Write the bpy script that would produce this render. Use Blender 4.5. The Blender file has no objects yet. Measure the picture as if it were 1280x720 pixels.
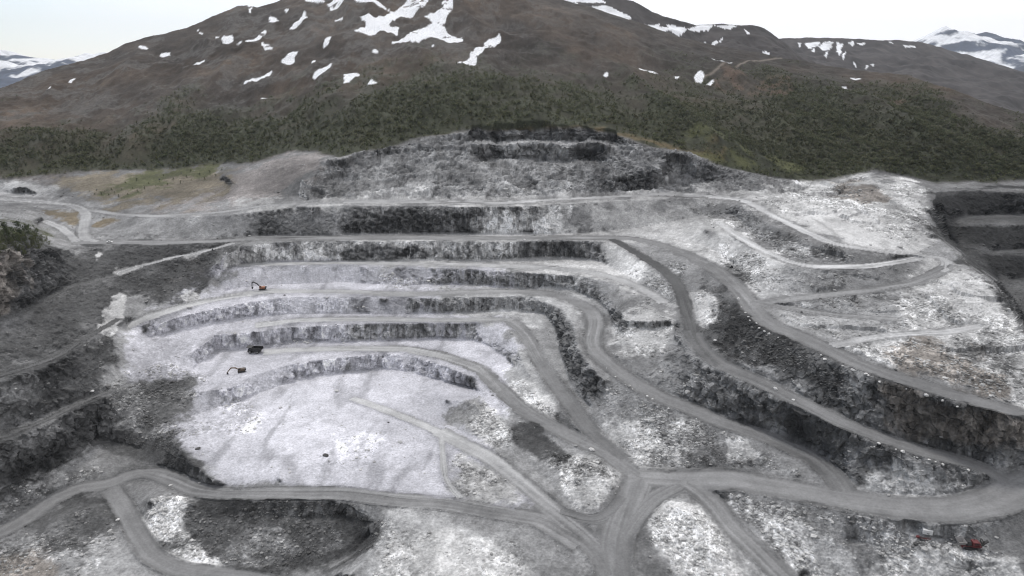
import bpy, bmesh, math, random
import numpy as np
from mathutils import Vector, Matrix

# ------------------------------------------------------------------ camera model
CAMZ = 180.0                      # height of the viewpoint above the pit floor (z = 0)
FPX = 855.0                       # focal length for a 1280 wide frame
PITCH = math.atan((360.0 - 90.0) / FPX)
CT, ST = math.cos(PITCH), math.sin(PITCH)
def tan_row(py):
    return np.tan(PITCH - np.arctan((360.0 - np.asarray(py, float)) / FPX))
def unproject(px, py, Y):
    px = np.asarray(px, float); py = np.asarray(py, float); Y = np.asarray(Y, float)
    v = (360.0 - py) / FPX
    return Y * (px - 640.0) / FPX / (CT + v * ST), Y, CAMZ - Y * tan_row(py)
def project(X, Y, Z):
    d = Y * CT - (Z - CAMZ) * ST
    v = Y * ST + (Z - CAMZ) * CT
    return 640.0 + FPX * X / d, 360.0 - FPX * v / d

rng = np.random.default_rng(7)
random.seed(7)

# ------------------------------------------------------------------ noise
def _hash(ix, iy, iz, seed):
    h = (ix.astype(np.uint32) * np.uint32(374761393) + iy.astype(np.uint32) * np.uint32(668265263)
         + iz.astype(np.uint32) * np.uint32(2147483647 - 1274126177) + np.uint32((seed * 974711) & 0xffffffff))
    h = (h ^ (h >> np.uint32(13))) * np.uint32(1274126177)
    h = (h ^ (h >> np.uint32(16))) * np.uint32(2246822519)
    h = h ^ (h >> np.uint32(15))
    return h.astype(np.float32) * np.float32(1.0 / 4294967295.0)
def vnoise(x, y, z, seed=0):
    x = np.asarray(x, np.float32); y = np.asarray(y, np.float32); z = np.asarray(z, np.float32)
    fx, fy, fz = np.floor(x), np.floor(y), np.floor(z)
    ix, iy, iz = fx.astype(np.int32), fy.astype(np.int32), fz.astype(np.int32)
    tx, ty, tz = x - fx, y - fy, z - fz
    tx = tx * tx * (3 - 2 * tx); ty = ty * ty * (3 - 2 * ty); tz = tz * tz * (3 - 2 * tz)
    o = 0
    for dx in (0, 1):
        wx = tx if dx else 1 - tx
        for dy in (0, 1):
            wy = wx * (ty if dy else 1 - ty)
            for dz in (0, 1):
                o = o + wy * (tz if dz else 1 - tz) * _hash(ix + dx, iy + dy, iz + dz, seed)
    return o * 2 - 1
def fbm(x, y, z, s, octv=4, seed=0, gain=0.5):
    a, o, n = 1.0, 0, 0.0
    f = 1.0 / s
    for k in range(octv):
        o = o + a * vnoise(x * f + 17.3 * k, y * f - 9.1 * k, z * f + 5.7 * k, seed + k)
        n += a; a *= gain; f *= 2.03
    return o / n
def ridged(x, y, z, s, octv=4, seed=0):
    a, o, n, f = 1.0, 0, 0.0, 1.0 / s
    for k in range(octv):
        o = o + a * (1 - 2 * np.abs(vnoise(x * f + 3.1 * k, y * f + 7.7 * k, z * f, seed + k)))
        n += a; a *= 0.5; f *= 2.1
    return o / n
def cells(x, y, z, seed):
    """distance to the nearest scattered point and that point's own random number"""
    x = np.asarray(x, np.float32); y = np.asarray(y, np.float32); z = np.asarray(z, np.float32)
    fx, fy, fz = np.floor(x), np.floor(y), np.floor(z)
    ix, iy, iz = fx.astype(np.int32), fy.astype(np.int32), fz.astype(np.int32)
    best = np.full(x.shape, 9.0, np.float32); rid = np.zeros(x.shape, np.float32)
    for dx in (-1, 0, 1):
        for dy in (-1, 0, 1):
            for dz in (-1, 0, 1):
                h = _hash(ix + dx, iy + dy, iz + dz, seed)
                h2 = (h * 7919.0) % 1.0; h3 = (h * 104729.0) % 1.0
                d = (fx + dx + .1 + .8 * h - x) ** 2 + (fy + dy + .1 + .8 * h2 - y) ** 2 + (fz + dz + .1 + .8 * h3 - z) ** 2
                m = d < best
                best = np.where(m, d, best); rid = np.where(m, (h * 523.0) % 1.0, rid)
    return np.sqrt(best), rid
def sstep(a, b, x):
    t = np.clip((x - a) / (b - a), 0, 1)
    return t * t * (3 - 2 * t)

# ------------------------------------------------------------------ survey of the pit: roads
# each point: column, row (where a survey ray from the viewpoint meets the ground), height above the pit floor
ROADS = [   # name, half width m, tone start, tone end, points
 ('upper', 5.6, .25, .20, [(95,303,54.5),(141,302.8,54),(201,303.8,54),(269,301.8,54),(319,298,54),(369,297,54),(430,297,54),(526,297,54),(626,298,54),(727,297,54),(761,297,54),(794,298.5,54),(828,306,53.5),(855,316,53),(883,329,52.3)]),
 ('upper_right', 6.6, .20, .19, [(855,316,53),(883,329,52.3),(910,348,51.5),(930,368,51),(941,388,50.5),(961,405,50),(994,418,49.3),(1038,438,48),(1068,453,47.2),(1119,471,46),(1169,486,44),(1219,501,41.5),(1280,518,38),(1420,560,33),(1580,600,28)]),
 ('ramp', 4.6, .07, .13, [(766,299,54),(780,307,52.8),(801,319.6,50.5),(828,336,47.5),(848,355,45),(857,380,42),(863,414,38.5),(877,437.6,36.5),(900,456,35)]),
 ('ramp_low', 5.4, .15, .21, [(863,414,38.5),(877,437.6,36.5),(900,456,35),(951,478,33),(1001,503,30.5),(1051,528,28),(1102,548,25),(1152,564,22),(1219,581,17),(1243,592,14.5),(1260,603,13)]),
 ('main', 8.3, .22, .235, [(785,597,4.3),(850,601,4.6),(917,599,6),(984,611,7),(1051,624.5,8),(1119,634.5,9),(1186,638,10),(1236,629.5,11.5),(1280,604,13),(1400,560,17),(1580,530,22)]),
 ('south', 5.2, .22, .22, [(858,604,4.6),(870,611,4.3),(894,631,3),(917,661,1),(947,688,-1),(978,720,-3),(1030,780,-6),(1120,890,-10)]),
 ('third', 5.4, .42, .26, [(161,407,25),(188,396,28),(235,381,29),(289,370,29),(336,364,29),(430,364.5,29),(492,367.5,29),(559,366.5,29),(626,364,29),(680,366,29),(714,374,28.8)]),
 ('third_right', 5.8, .23, .19, [(680,366,29),(714,374,28.8),(741,389,28),(747,407,27),(737,424,26),(744,441,25),(768,461,23),(794,480,21),(828,498,19),(855,508,17.5),(900,527,15.5),(934,538,14),(968,550,12.5),(1018,574,10),(1044,598,8.3),(1052,614,8)]),
 ('second', 4.6, .42, .28, [(319,407,18.5),(369,400.6,19),(425,399,19),(492,399,19),(559,400.6,19),(613,399,19),(640,400.6,18.8)]),
 ('second_right', 5.0, .25, .15, [(613,399,19),(640,400.6,18.8),(657,417,17.5),(673.6,451,15),(694,481,12),(717,511.5,9),(737,538,6.5),(757,557,5.3),(778,574,4.7)]),
 ('first', 4.8, .42, .27, [(330,440,8.5),(369,437,8.5),(425,436,8.5),(509,436,8.5),(559,446,8.5),(600,461,8.4),(626.5,488,8)]),
 ('first_right', 5.3, .24, .20, [(600,461,8.4),(626.5,488,8),(653,511.5,7),(694,535,6),(727,552,5.3),(761,568,4.8),(785,588,4.5),(800,597,4.3)]),
 ('loop', 7.5, .21, .22, [(802,597,4.3),(795,614,3.5),(783,641,2),(767,675,0.5),(765,708,-1),(772,740,-3),(800,800,-6),(840,890,-10)]),
 ('loop_east', 4.5, .2, .2, [(850,606,4.5),(821,620,3.6),(799,640,2.3),(780,665,1)]),
 ('floor', 5.0, .40, .19, [(548,540,0),(576,554,0),(616,574,0),(653,604,0),(687,634,0),(727,668,0),(747,690,-.5),(765,718,-1.5)]),
 ('floor_track', 2.6, .52, .42, [(440,498,0),(475,510,0),(526,530,0),(560,546,0)]),
 ('floor_cross', 1.6, .40, .34, [(552,545,0),(554,575,0),(556,600,0),(575,622,0)]),
 ('floor_link', 3.2, .17, .17, [(700,640,0),(722,647,0.2),(744,651,.6),(765,640,1.6),(780,622,3)]),
 ('west', 4.9, .17, .24, [(-280,760,-11),(0,666,-11),(34,648,-10.5),(67,624,-10.3),(101,609,-10),(134,606,-10),(161,594,-10),(188,589,-10),(215,597.6,-8.6),(242,612.7,-7),(285,618,-4.5),(336,616,-2.5),(430,616.5,-.8),(492,624.5,0),(559,629.5,0),(626,641,0),(677,650,0),(725,680,-.2)]),
 ('west_loop', 4.4, .2, .2, [(138,611,-10),(154,634,-11),(171,668,-12),(188,695,-13),(222,712,-14),(302,722,-15),(420,748,-16)]),
 ('works', 4.6, .36, .32, [(-280,246,63),(0,249,62),(50,252,61.6),(94,257,61),(111,266,60),(104,284,57),(101,298,54.7),(121,303,54)]),
 ('works_low', 3.6, .46, .4, [(56,276.5,58),(73,282,57),(85.6,291,55.5),(95,302,54.5)]),
 ('west_bench', 3.6, .26, .3, [(112,262,60),(151,269,62),(201,270,65),(269,266,68),(336,257,73),(403,254,75),(430,252,75)]),
 ('bench', 4.6, .33, .33, [(430,252,75),(526,252,75),(626,254,75),(694,250,75),(761,246,75),(828,243,75),(885,244.5,75),(934,249,75)]),
 ('bench_down', 4.0, .46, .36, [(885,245.5,75),(934,251,75),(957,265,74.5),(1001,287,72.5),(1038,304,69.5),(1085,312,67),(1135,317.6,64),(1172,321.5,61),(1188,327,60),(1187,333,59.7),(1176,339,59)]),
 ('hairpin', 4.3, .2, .22, [(1187,331,59.8),(1176,339,59),(1145,353,57),(1085,363,54.5),(1018,371,53),(978,375,52),(938,379,50.8)]),
 ('white_bench', 3.6, .5, .46, [(898,277,66),(917,292,65.5),(951,312.5,64),(991,329,63),(1018,334,62.5),(1085,333,62),(1119,328,62),(1150,322,61.8)]),
 ('spur', 3.6, .21, .25, [(945,377,50.8),(960,381,50.5),(1001,388,50),(1051,395,50),(1119,399,50.5)]),
 ('spur_low', 3.2, .4, .45, [(1041,432,49),(1085,422,49),(1135,417,49.5),(1186,415,49.5),(1222,408,50)]),
 ('chute', 1.7, .32, .36, [(148,342,43.3),(168,334,45),(190,329.5,46.4),(215,322,48),(240,318,49.4),(262,313,51),(292,304,53.6)]),
 ('old_bench', 1.9, .08, .11, [(-280,552,35),(0,471,34),(67,448.5,32),(112,420,31),(150,398,30)]),
 ('old_bench', 1.7, .08, .11, [(-280,634,17),(0,548,16),(60,524,15),(101,503.5,14),(138,489,12)]),
 ('old_bench', 1.6, .08, .10, [(-280,484,48),(20,393.5,46),(84,361,44),(145,345,43)]),
 ('old_bench', 5.0, .085, .085, [(1200,273,60),(1240,271,60),(1290,269,60),(1560,270,60)]),
 ('old_bench', 4.6, .08, .08, [(1247,315.5,44),(1290,314,44),(1560,318,44)]),
 ('old_bench', 3.0, .13, .10, [(1186,235.5,78),(1225,238,77.5),(1290,241,77),(1560,246,76)]),
 ('fourth', 4.2, .42, .36, [(300,331,40),(425,328.5,40),(559,330.5,40),(626,332,40),(694,335,40),(744,341,40),(780,351,40),(808,364,40.3),(830,378,40.6)]),
]
# crests (upper edges of rock faces) and toes (their feet)
LINES = [
 [(-280,1000,-16),(1580,1000,-16)], [(-280,900,-16),(100,900,-16),(700,900,-14),(1580,900,-12)],
 # pit floor and first face
 [(215,545,0),(240,520,0),(270,510,0),(296,501,0),(336,488,0),(370,474.5,0),(403,468,0),(425,466,0),(475,459,0),(526,469,0),(559,478,0),(593,486,0)],
 [(175,535,-2),(188,540,-1),(215,548,0),(240,575,-.5),(262,597,-2),(275,604,-3)],
 [(430,600,0),(430,540,0)],[(520,600,0),(520,570,0)],[(350,600,0),(350,520,0)],
 [(546,521,0),(586,545,0),(626.5,558,0),(660,579,0),(694,612,0),(717,636,0)],
 [(250,490,7),(289,484.6,7.5),(312,471,8),(353,458,8),(386,451,8.5),(430,446,8.5),(475,441,8.5),(512,442.6,8.5),(559,458,8.5),(583,468,8.2),(602,484,7.8)],
 # spoil heap between floor and first road
 [(560,500,6),(585,503,7.5),(596,508,8),(608,522,5.5)],
 # second face
 [(242,461,8),(269,436,8.5),(302,434,8.5),(329,431,8.5),(369,425,8.5),(425,427,8.5),(475,426,8.5),(543,422,8.5),(586,424,8.5),(613,434,8.7),(628,446,8.8),(640,456,8.8)],
 [(230,445,14),(255,431,16.5),(279,419,18),(302,417,17.5),(336,414,18),(369,411,17),(403,406,19),(425,404.5,19),(509,404,19),(559,404.6,19),(613,403.5,19),(633,409,18.8),(643,422,18),(650,444,16),(662,468,14)],
 # third face
 [(188,421,19),(218,411,19.2),(255,404,19.4),(302,397,19.5),(356,393,19.5),(430,392,19.5),(492,393,19.5),(559,391,19.5),(626,389,19.5),(681,391,19.5),(694,414,17.5),(698,437,15),(714,488,10.5),(737,508,8.5)],
 [(181,416,21),(210,404,25),(242,392,27),(269,385.5,28),(302,379,29),(336,374,29),(369,371,29),(425,371,29),(526,372,29),(593,371,29),(660,370,29),(680,374,29),(704,387,29),(717,405,28.5),(721,420,27.5),(724,436,26),(738,457,25),(756,476,23)],
 # fourth face
 [(252,380,29),(275,370,29.5),(285,362,29.5),(336,356,29.5),(430,353,29.5),(500,357,29.5),(566,355,29.5),(626,359,29.5),(694,361.5,29.5),(724,367,29.3),(747,377,29),(761,390,28.5),(768,420,27),(772,445,26)],
 [(255,358,34),(269,345,38),(285,337,40),(336,333,40),(430,332,40),(559,335,40),(626,338,40),(677,342,40),(727,344.5,40),(747,350,40),(774,358,40),(794,370,39.5),(800,378,39.6)],
 [(500,348,33),(530,347,34),(555,349,33)],
 # rock outcrop in the corner of the third road
 [(778,394,37.5),(800,386,40),(845,388,40.5)],[(780,401,37.2),(812,402,38.6),(838,399,39.6)],[(784,409,33.6),(812,411,34.2),(838,408,35.5)],[(781,449,25.5),(800,446,26.5),(825,446,28),(843,425,33),(846,408,36.5)],
 # fifth face
 [(282,334,40.5),(330,326,40.5),(425,325.5,40.5),(492,326,40.5),(543,324.6,40.5),(626,324.6,40.5),(694,321,40.5),(744,325,40.5),(778,341,41),(811,358,41.2)],
 [(274,338,44),(282,328,47),(302,311,53),(322,304.5,54),(369,301.5,54),(430,301,54),(526,301.2,54),(626,302,54),(727,301,54),(755,302,54)],
 # sixth face, up to the long bench
 [(121,294,55),(168,299,54.2),(285,297,54.3),(336,293.7,54.2),(430,293.5,54.2),(576,291.5,54.3),(640,292,54.3),(700,293,54.5),(761,289,55),(800,285,57),(850,275,61),(880,270,64),(917,268,66),(941,291,65),(964,311,64),(1001,324,63.3),(1038,329.5,62.6),(1105,327,62.5)],
 [(127,282,57),(151,274,61),(201,273,65),(289,268.5,69),(369,258,74.5),(430,257,75),(526,257,75),(626,258.5,75),(710,255,75),(761,251.5,75),(855,247.5,75),(910,249.8,75),(932,258,74.8),(964,281,73.3),(1001,297,71.5),(1038,311,69),(1085,318.5,66)],
 # slopes between the white bench and the hairpin
 [(883,287,64),(917,297.5,64.5),(951,318,63.5),(991,335,62.5),(1038,338,62),(1119,333.5,61.5),(1145,331,61)],
 [(850,300,54.5),(880,306,56),(917,329,53.5),(944,358,52),(961,366,52),(1018,366,53),(1085,358,55),(1125,350,57)],
 # left wall: three old benches and the rim
 [(-280,640,17),(0,555,16),(60,530,15),(101,508,14),(140,492,12),(165,478,11)],
 [(-280,628,17),(0,541,16),(60,518,15),(101,499,14),(135,486,12)],
 [(-280,560,35),(0,478,34),(67,454,32),(114,424,31),(150,400,30),(165,392,29)],
 [(-280,545,35),(0,464,34),(67,443,32),(110,416,31)],
 [(-280,490,48),(20,397,46),(84,364,44),(148,347,43)],[(-280,478,48),(20,390,46),(84,358,44),(140,343,43)],
 [(-280,345,86),(0,318,80),(30,314,73),(60,312,65),(100,308,55)],
 [(-280,290,92),(0,291,86),(30,294,79),(52,298,66)],
 [(120,545,-7),(150,555,-8),(175,560,-8)],[(60,590,-4),(100,572,-5),(128,556,-6)],
 # works area and meadow at the left
 [(-280,240,64),(0,241,63.5),(40,243,63.4),(80,248,63)],[(20,236,69),(32,233,70.5),(45,240,66)],
 [(130,250,63),(200,245,68),(270,240,72)],[(0,228,72),(100,222,74),(200,226,74),(280,226,76)],
 [(285,222,84),(300,232,80),(330,240,77),(380,247,75)],[(330,212,90),(380,205,98),(430,200,102)],
 # upper faces below the hill
 [(400,248,75.5),(500,248,75.5),(600,248.5,75.5),(700,245,75.5),(800,239.5,75.5),(850,239,75.5),(951,241,75.5)],
 [(380,226,88),(430,225,85),(480,224,86),(560,225,86),(600,228,85),(660,224,87),(720,222,88),(780,222,88)],
 [(600,206,96),(640,204,97),(700,206,96.5),(750,205,97)],[(600,201,97),(640,199.5,98),(700,201,97.5),(745,200,98)],[(526,185,110),(600,183,111.5),(660,181,113),(717,182,113),(760,184,112)],[(590,178.5,112.5),(660,176,114),(717,177,114),(770,178.5,113.5)],
 [(482,212,93),(560,212,93),(590,214,92)],[(470,197,101),(530,191,106),(585,203,98)],
 [(768,214,92),(800,214,93),(855,215,92)],[(765,192,106),(800,196,104),(850,204,98)],
 [(850,225,82),(951,228.6,81),(994,232,79)],[(830,221,84),(900,222,84.5),(960,226,81)],
 # white plateau and its edge above the dark pit
 [(1090,228,84),(1112,224,84),(1150,233,80),(1165,250,76),(1160,275,70),(1165,290,68),(1175,300,66),(1212,333,60),(1240,352,57),(1262,385,53),(1280,420,49),(1340,480,43),(1560,560,36)],
 [(1100,270,73),(1060,280,72.5)],[(1130,372,55),(1180,378,55),(1230,380,55)],
 # dark pit behind the plateau
 [(1174,262,68),(1180,280,59),(1187,297,50),(1222,330,42),(1249,350,31),(1271,383,30),(1291,418,29)],
 [(1290,400,30),(1560,420,28)],[(1262,349,30),(1290,347,30),(1560,352,30)],[(1243,319,43.6),(1255,318,44),(1290,318,44),(1560,322,44)],
 [(1243,312.5,44),(1290,311,44),(1560,314,44)],[(1205,284,58.5),(1220,281,60),(1250,280,60),(1290,284,59),(1560,288,58)],
 [(1205,274,60),(1290,270,60),(1560,272,60)],[(1170,240,77),(1220,240,77),(1290,243,76),(1560,250,74)],
 # foreground: dug pit at the left, white heaps, slope below the main road
 [(262,646,-8.6),(330,646,-7.4),(430,648,-6.8),(462,653,-5.4)],
 [(240,690,-13),(300,708,-15),(400,708,-15),(440,694,-14),(462,668,-10)],
 [(486,640,-.5),(487,665,-1),(468,692,-1.5),(434,720,-3),(410,745,-6)],
 [(640,720,-2),(540,720,-2),(480,728,-2.5)],[(-280,720,-13),(0,715,-13),(120,700,-13)],[(60,655,-10),(110,640,-9),(135,650,-11)],
 [(188,627,-6),(215,621,-4.5),(243,632,-5)],[(180,656,-11),(215,690,-13),(252,668,-12)],
 [(814,648,3.5),(848,634,7),(868,652,6),(888,682,3),(906,710,0)],
 [(720,600,5),(750,590,6),(765,610,5)],[(650,540,3.5),(690,556,3.5)],
 [(1000,720,-7),(1085,720,-7),(1160,722,-4),(1280,722,-1),(1560,740,-4)],[(1060,672,0),(1120,690,0)],
 [(1130,660,4.5),(1160,670,4),(1215,683,3.6),(1262,690,3.6)],[(1150,684,2.5),(1215,700,2.2),(1280,704,2)],
]
# foot of the hill: the edge of the forest
FOREST_EDGE = [(-280,232,74),(0,222,76),(100,214,78),(200,212,80),(285,205,86),(316,204,90),(356,191,100),(400,190,104),(425,195,104),(475,188,108),(526,175,116),(593,165,124),(660,160,128),(727,158,129),(761,166,124),(811,183,112),(855,193,105),(900,210,92),(950,220,84),(1000,225,80),(1060,221,83),(1090,215,88),(1120,219,83),(1170,228,78),(1290,228,78),(1580,240,70)]
# skyline of the near mountain: column, row, distance
RIDGE = [(-280,168,860),(-120,142,910),(0,112,980),(33.6,96,1040),(57,86,1080),(87,79,1110),(134,65.5,1180),(158,55,1210),(181,49,1240),(232,36,1300),(242,32,1310),(269,20,1360),(296,8.4,1420),(309,7,1430),(322,10,1430),(346,3,1470),(356,-2,1480),(450,-42,1600),(520,-58,1650),(600,-45,1620),(650,-22,1540),(690,-4,1470),(740,9,1400),(790,26,1330),(850,48,1240),(900,60,1190),(974,72,1130),(1001,77,1090),(1065,89,1010),(1135,97,950),(1186,111,880),(1280,144,800),(1400,170,740),(1580,205,690)]

# ------------------------------------------------------------------ inverse-distance field on a survey grid
GX0, GX1, GY0, GY1 = -280, 1560, -140, 900
GW, GH = GX1 - GX0 + 1, GY1 - GY0 + 1
def dense(pts, step):
    pts = np.array(pts, float)
    seg = np.hypot(np.diff(pts[:, 0]), np.diff(pts[:, 1]))
    s = np.concatenate([[0], np.cumsum(seg)])
    n = max(2, int(s[-1] / step))
    q = np.linspace(0, s[-1], n)
    return np.stack([np.interp(q, s, pts[:, k]) for k in range(pts.shape[1])], 1)
def smooth_path(pts, k=9):
    p = dense(pts, 1.0)
    kk = min(k, len(p) // 4)
    for _ in range(2):
        if kk < 2: break
        pad = np.concatenate([np.repeat(p[:1], kk, 0), p, np.repeat(p[-1:], kk, 0)])
        ker = np.ones(2 * kk + 1) / (2 * kk + 1)
        sm = np.stack([np.convolve(pad[:, c], ker, 'valid') for c in range(p.shape[1])], 1)
        sm[0], sm[-1] = p[0], p[-1]
        p = sm
    return p
def splat(S, N, px, py, q):
    ix = np.rint(px - GX0).astype(int); iy = np.rint(py - GY0).astype(int)
    ok = (ix >= 0) & (ix < GW) & (iy >= 0) & (iy < GH)
    np.add.at(S, (iy[ok], ix[ok]), q[ok]); np.add.at(N, (iy[ok], ix[ok]), 1.0)

def build_field():
    S = np.zeros((GH, GW)); N = np.zeros((GH, GW))
    for L in LINES + [FOREST_EDGE]:
        d = dense(L, 0.5)
        splat(S, N, d[:, 0], d[:, 1], tan_row(np.rint(d[:, 1])) / (CAMZ - d[:, 2]))
    d = dense(RIDGE, 0.5)
    splat(S, N, d[:, 0], d[:, 1], 1.0 / d[:, 2])
    RS = np.zeros((GH, GW)); RN = np.zeros((GH, GW)); RV = np.zeros((GH, GW)); RT = np.zeros((GH, GW)); RU = np.zeros((GH, GW))
    ctr = []
    OLD = np.zeros((GH, GW), bool); FIRST = np.zeros((GH, GW), int); OVER = np.zeros((GH, GW))
    RID = 0
    for name, hw, t0, t1, pts in ROADS:
        RID += 1
        p = smooth_path(pts)
        p = dense(p, 0.35)
        Y = (CAMZ - p[:, 2]) / tan_row(p[:, 1])
        X, Y, Z = unproject(p[:, 0], p[:, 1], Y)
        dx, dy = np.gradient(X), np.gradient(Y)
        k = 25
        ker = np.ones(k) / k
        pad = lambda a: np.convolve(np.pad(a, k // 2, mode='edge'), ker, 'valid')
        dx, dy = pad(dx), pad(dy)
        l = np.hypot(dx, dy) + 1e-9
        nx, ny = -dy / l, dx / l
        u = np.concatenate([[0], np.cumsum(np.hypot(np.diff(X), np.diff(Y)))])
        tone = np.linspace(t0, t1, len(X))
        ctr.append((name, hw, X, Y, Z, nx, ny))
        for v in np.linspace(-1.12, 1.12, 81):
            w = hw * v
            qx, qy = project(X + nx * w, Y + ny * w, Z)
            q = 1.0 / (Y + ny * w)
            ix = np.rint(qx - GX0).astype(int); iy = np.rint(qy - GY0).astype(int)
            ok = (ix >= 0) & (ix < GW) & (iy >= 0) & (iy < GH)
            ii = (iy[ok], ix[ok])
            qc = tan_row(np.rint(qy)) / (CAMZ - Z)       # same level exactly at the cell's own row
            np.add.at(RS, ii, qc[ok]); np.add.at(RN, ii, 1.0)
            if name != 'old_bench':
                old = FIRST[ii]; OVER[ii] = np.maximum(OVER[ii], (old > 0) & (old != RID)); FIRST[ii] = RID
            better = np.abs(v) < np.where(RT[ii] > 0, np.abs(RV[ii]), 9)
            jj = (ii[0][better], ii[1][better])
            RV[jj] = v; RT[jj] = tone[ok][better]; RU[jj] = u[ok][better] + 1000 * len(ctr); OLD[jj] = name == 'old_bench'
    road = RN > 0
    near = road.copy()
    near[1:] |= road[:-1]; near[:-1] |= road[1:]
    S[near] = 0; N[near] = 0
    S[road] = RS[road]; N[road] = RN[road]
    # coarse to fine membrane
    lev = [(S, N)]
    while min(lev[-1][0].shape) > 24:
        s, n = lev[-1]
        h, w = s.shape
        s = np.pad(s, ((0, h % 2), (0, w % 2))); n = np.pad(n, ((0, h % 2), (0, w % 2)))
        # average of cell means so that dense splats do not outweigh
        m = np.where(n > 0, s / np.maximum(n, 1e-9), 0); b = (n > 0) * 1.0
        f = lambda a: a[0::2, 0::2] + a[1::2, 0::2] + a[0::2, 1::2] + a[1::2, 1::2]
        lev.append((f(m), f(b)))
    q = None
    for s, n in lev[::-1]:
        fix = n > 0
        val = np.where(fix, s / np.maximum(n, 1e-9), 0)
        if q is None:
            q = np.where(fix, val, val[fix].mean())
            it = 600
        else:
            h, w = s.shape
            q = np.repeat(np.repeat(q, 2, 0), 2, 1)[:h, :w]
            it = 90
        q = np.where(fix, val, q)
        for _ in range(it):
            p = np.pad(q, 1, mode='edge')
            r = 0.25 * (p[:-2, 1:-1] + p[2:, 1:-1] + p[1:-1, :-2] + p[1:-1, 2:])
            q = np.where(fix, val, r)
    # ease one road into the next where they meet
    def soft(a, k):
        for ax in (0, 1):
            pd = [(0, 0), (0, 0)]; pd[ax] = (k + 1, k)
            c = np.cumsum(np.pad(a, pd, mode='edge'), axis=ax)
            a = (np.take(c, range(2 * k + 1, c.shape[ax]), ax) - np.take(c, range(0, c.shape[ax] - 2 * k - 1), ax)) / (2 * k + 1)
        return a
    wgt = np.clip(soft(soft(OVER, 6), 4) * 5, 0, 1)
    q = q * (1 - wgt) + soft(soft(q, 5), 5) * wgt
    raw = q.copy()
    # ground can never lean over: moving up the rows, distance only grows
    q = np.minimum.accumulate(q[::-1], axis=0)[::-1]
    return q, raw, RV, RT, RU, road, OLD

HAZE, CLOUD, EXPO = 0.00003, 12, 0.14


# ------------------------------------------------------------------ terrain vertices
def sample(A, px, py):
    x = np.clip(px - GX0, 0, GW - 1.001); y = np.clip(py - GY0, 0, GH - 1.001)
    ix = x.astype(int); iy = y.astype(int); fx = x - ix; fy = y - iy
    return (A[iy, ix] * (1 - fx) + A[iy, ix + 1] * fx) * (1 - fy) + (A[iy + 1, ix] * (1 - fx) + A[iy + 1, ix + 1] * fx) * fy
def nearest(A, px, py):
    return A[np.clip(np.rint(py - GY0).astype(int), 0, GH - 1), np.clip(np.rint(px - GX0).astype(int), 0, GW - 1)]
def blur(A, k):
    for ax in (0, 1):
        n = 2 * k + 1
        pad = [(0, 0), (0, 0)]; pad[ax] = (k + 1, k)
        c = np.cumsum(np.pad(A, pad, mode='edge'), axis=ax)
        A = (np.take(c, range(n, c.shape[ax]), ax) - np.take(c, range(0, c.shape[ax] - n), ax)) / n
    return A
def inside(poly, x, y):
    poly = np.array(poly, float)
    r = np.zeros(x.shape, bool)
    b = (x >= poly[:, 0].min()) & (x <= poly[:, 0].max()) & (y >= poly[:, 1].min()) & (y <= poly[:, 1].max())
    xx, yy = x[b], y[b]
    c = np.zeros(xx.shape, bool)
    j = len(poly) - 1
    for i in range(len(poly)):
        (x1, y1), (x2, y2) = poly[i], poly[j]
        if y1 != y2:
            c ^= ((y1 > yy) != (y2 > yy)) & (xx < (x2 - x1) * (yy - y1) / (y2 - y1) + x1)
        j = i
    r[b] = c
    return r

Q, RAW, RV, RT, RU, ROADMASK, OLDMASK = build_field()
COLS = np.linspace(GX0 + 1, GX1 - 1, 1472)
rid = np.array(RIDGE, float); RIDROW = np.interp(COLS, rid[:, 0], rid[:, 1])
lowrows = np.concatenate([np.arange(898, 724, -3.0), np.arange(724, 236, -0.9)])
NB = 14
NU = 230
nL = len(lowrows)
NR = nL + NU + NB
PY = np.zeros((NR, len(COLS))); PX = np.repeat(COLS[None, :], NR, 0)
PY[:nL] = lowrows[:, None]
tt = np.linspace(0, 1, NU + 1)[1:, None]
PY[nL:nL + NU] = lowrows[-1] + (RIDROW[None, :] + 0.6 - lowrows[-1]) * tt
PY[nL + NU:] = RIDROW[None, :] + 0.6
q = sample(Q, PX, PY)
q[:nL + NU] = np.minimum.accumulate(q[:nL + NU], axis=0)
X, Y, Z = unproject(PX, PY, 1 / q)
for k in range(NB):
    r = nL + NU + k
    f = 1 + 0.02 * (k + 1) ** 1.5
    X[r] = X[nL + NU - 1] * f; Y[r] = Y[nL + NU - 1] * f
    Z[r] = Z[nL + NU - 1] - (Y[r] - Y[nL + NU - 1]) * 0.42
P = np.stack([X, Y, Z], 2)
def normals(P):
    du = np.gradient(P, axis=1); dv = np.gradient(P, axis=0)
    n = np.cross(du, dv)
    n /= np.linalg.norm(n, axis=2, keepdims=True) + 1e-12
    return n * np.where(n[:, :, 2:3] < 0, -1, 1)
Nn = normals(np.stack([blur(P[:, :, k], 1) for k in range(3)], 2))
Ns = np.stack([blur(Nn[:, :, k], 3) for k in range(3)], 2); Ns /= np.linalg.norm(Ns, axis=2, keepdims=True) + 1e-9
fe = np.array(FOREST_EDGE, float)
FEROW = np.interp(COLS, fe[:, 0], fe[:, 1])
edge_n = fbm(X, Y, 0 * Z, 60, 6, 60, .62) * 16
HILL = sstep(-1.5, 3.5, FEROW[None, :] + edge_n * 0.5 - PY)                 # 1 on the hill
HILLD = sstep(0, 30, FEROW[None, :] - PY)
v = sample(np.where(ROADMASK, 1.0, 0.0), PX, PY)
rv = nearest(np.where(ROADMASK, RV, 2.0), PX, PY)
ru = nearest(RU, PX, PY); rt = nearest(RT, PX, PY)
n1 = fbm(X, Y, Z, 7, 5, 11, .65)
OLDB = nearest(OLDMASK, PX, PY)
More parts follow.
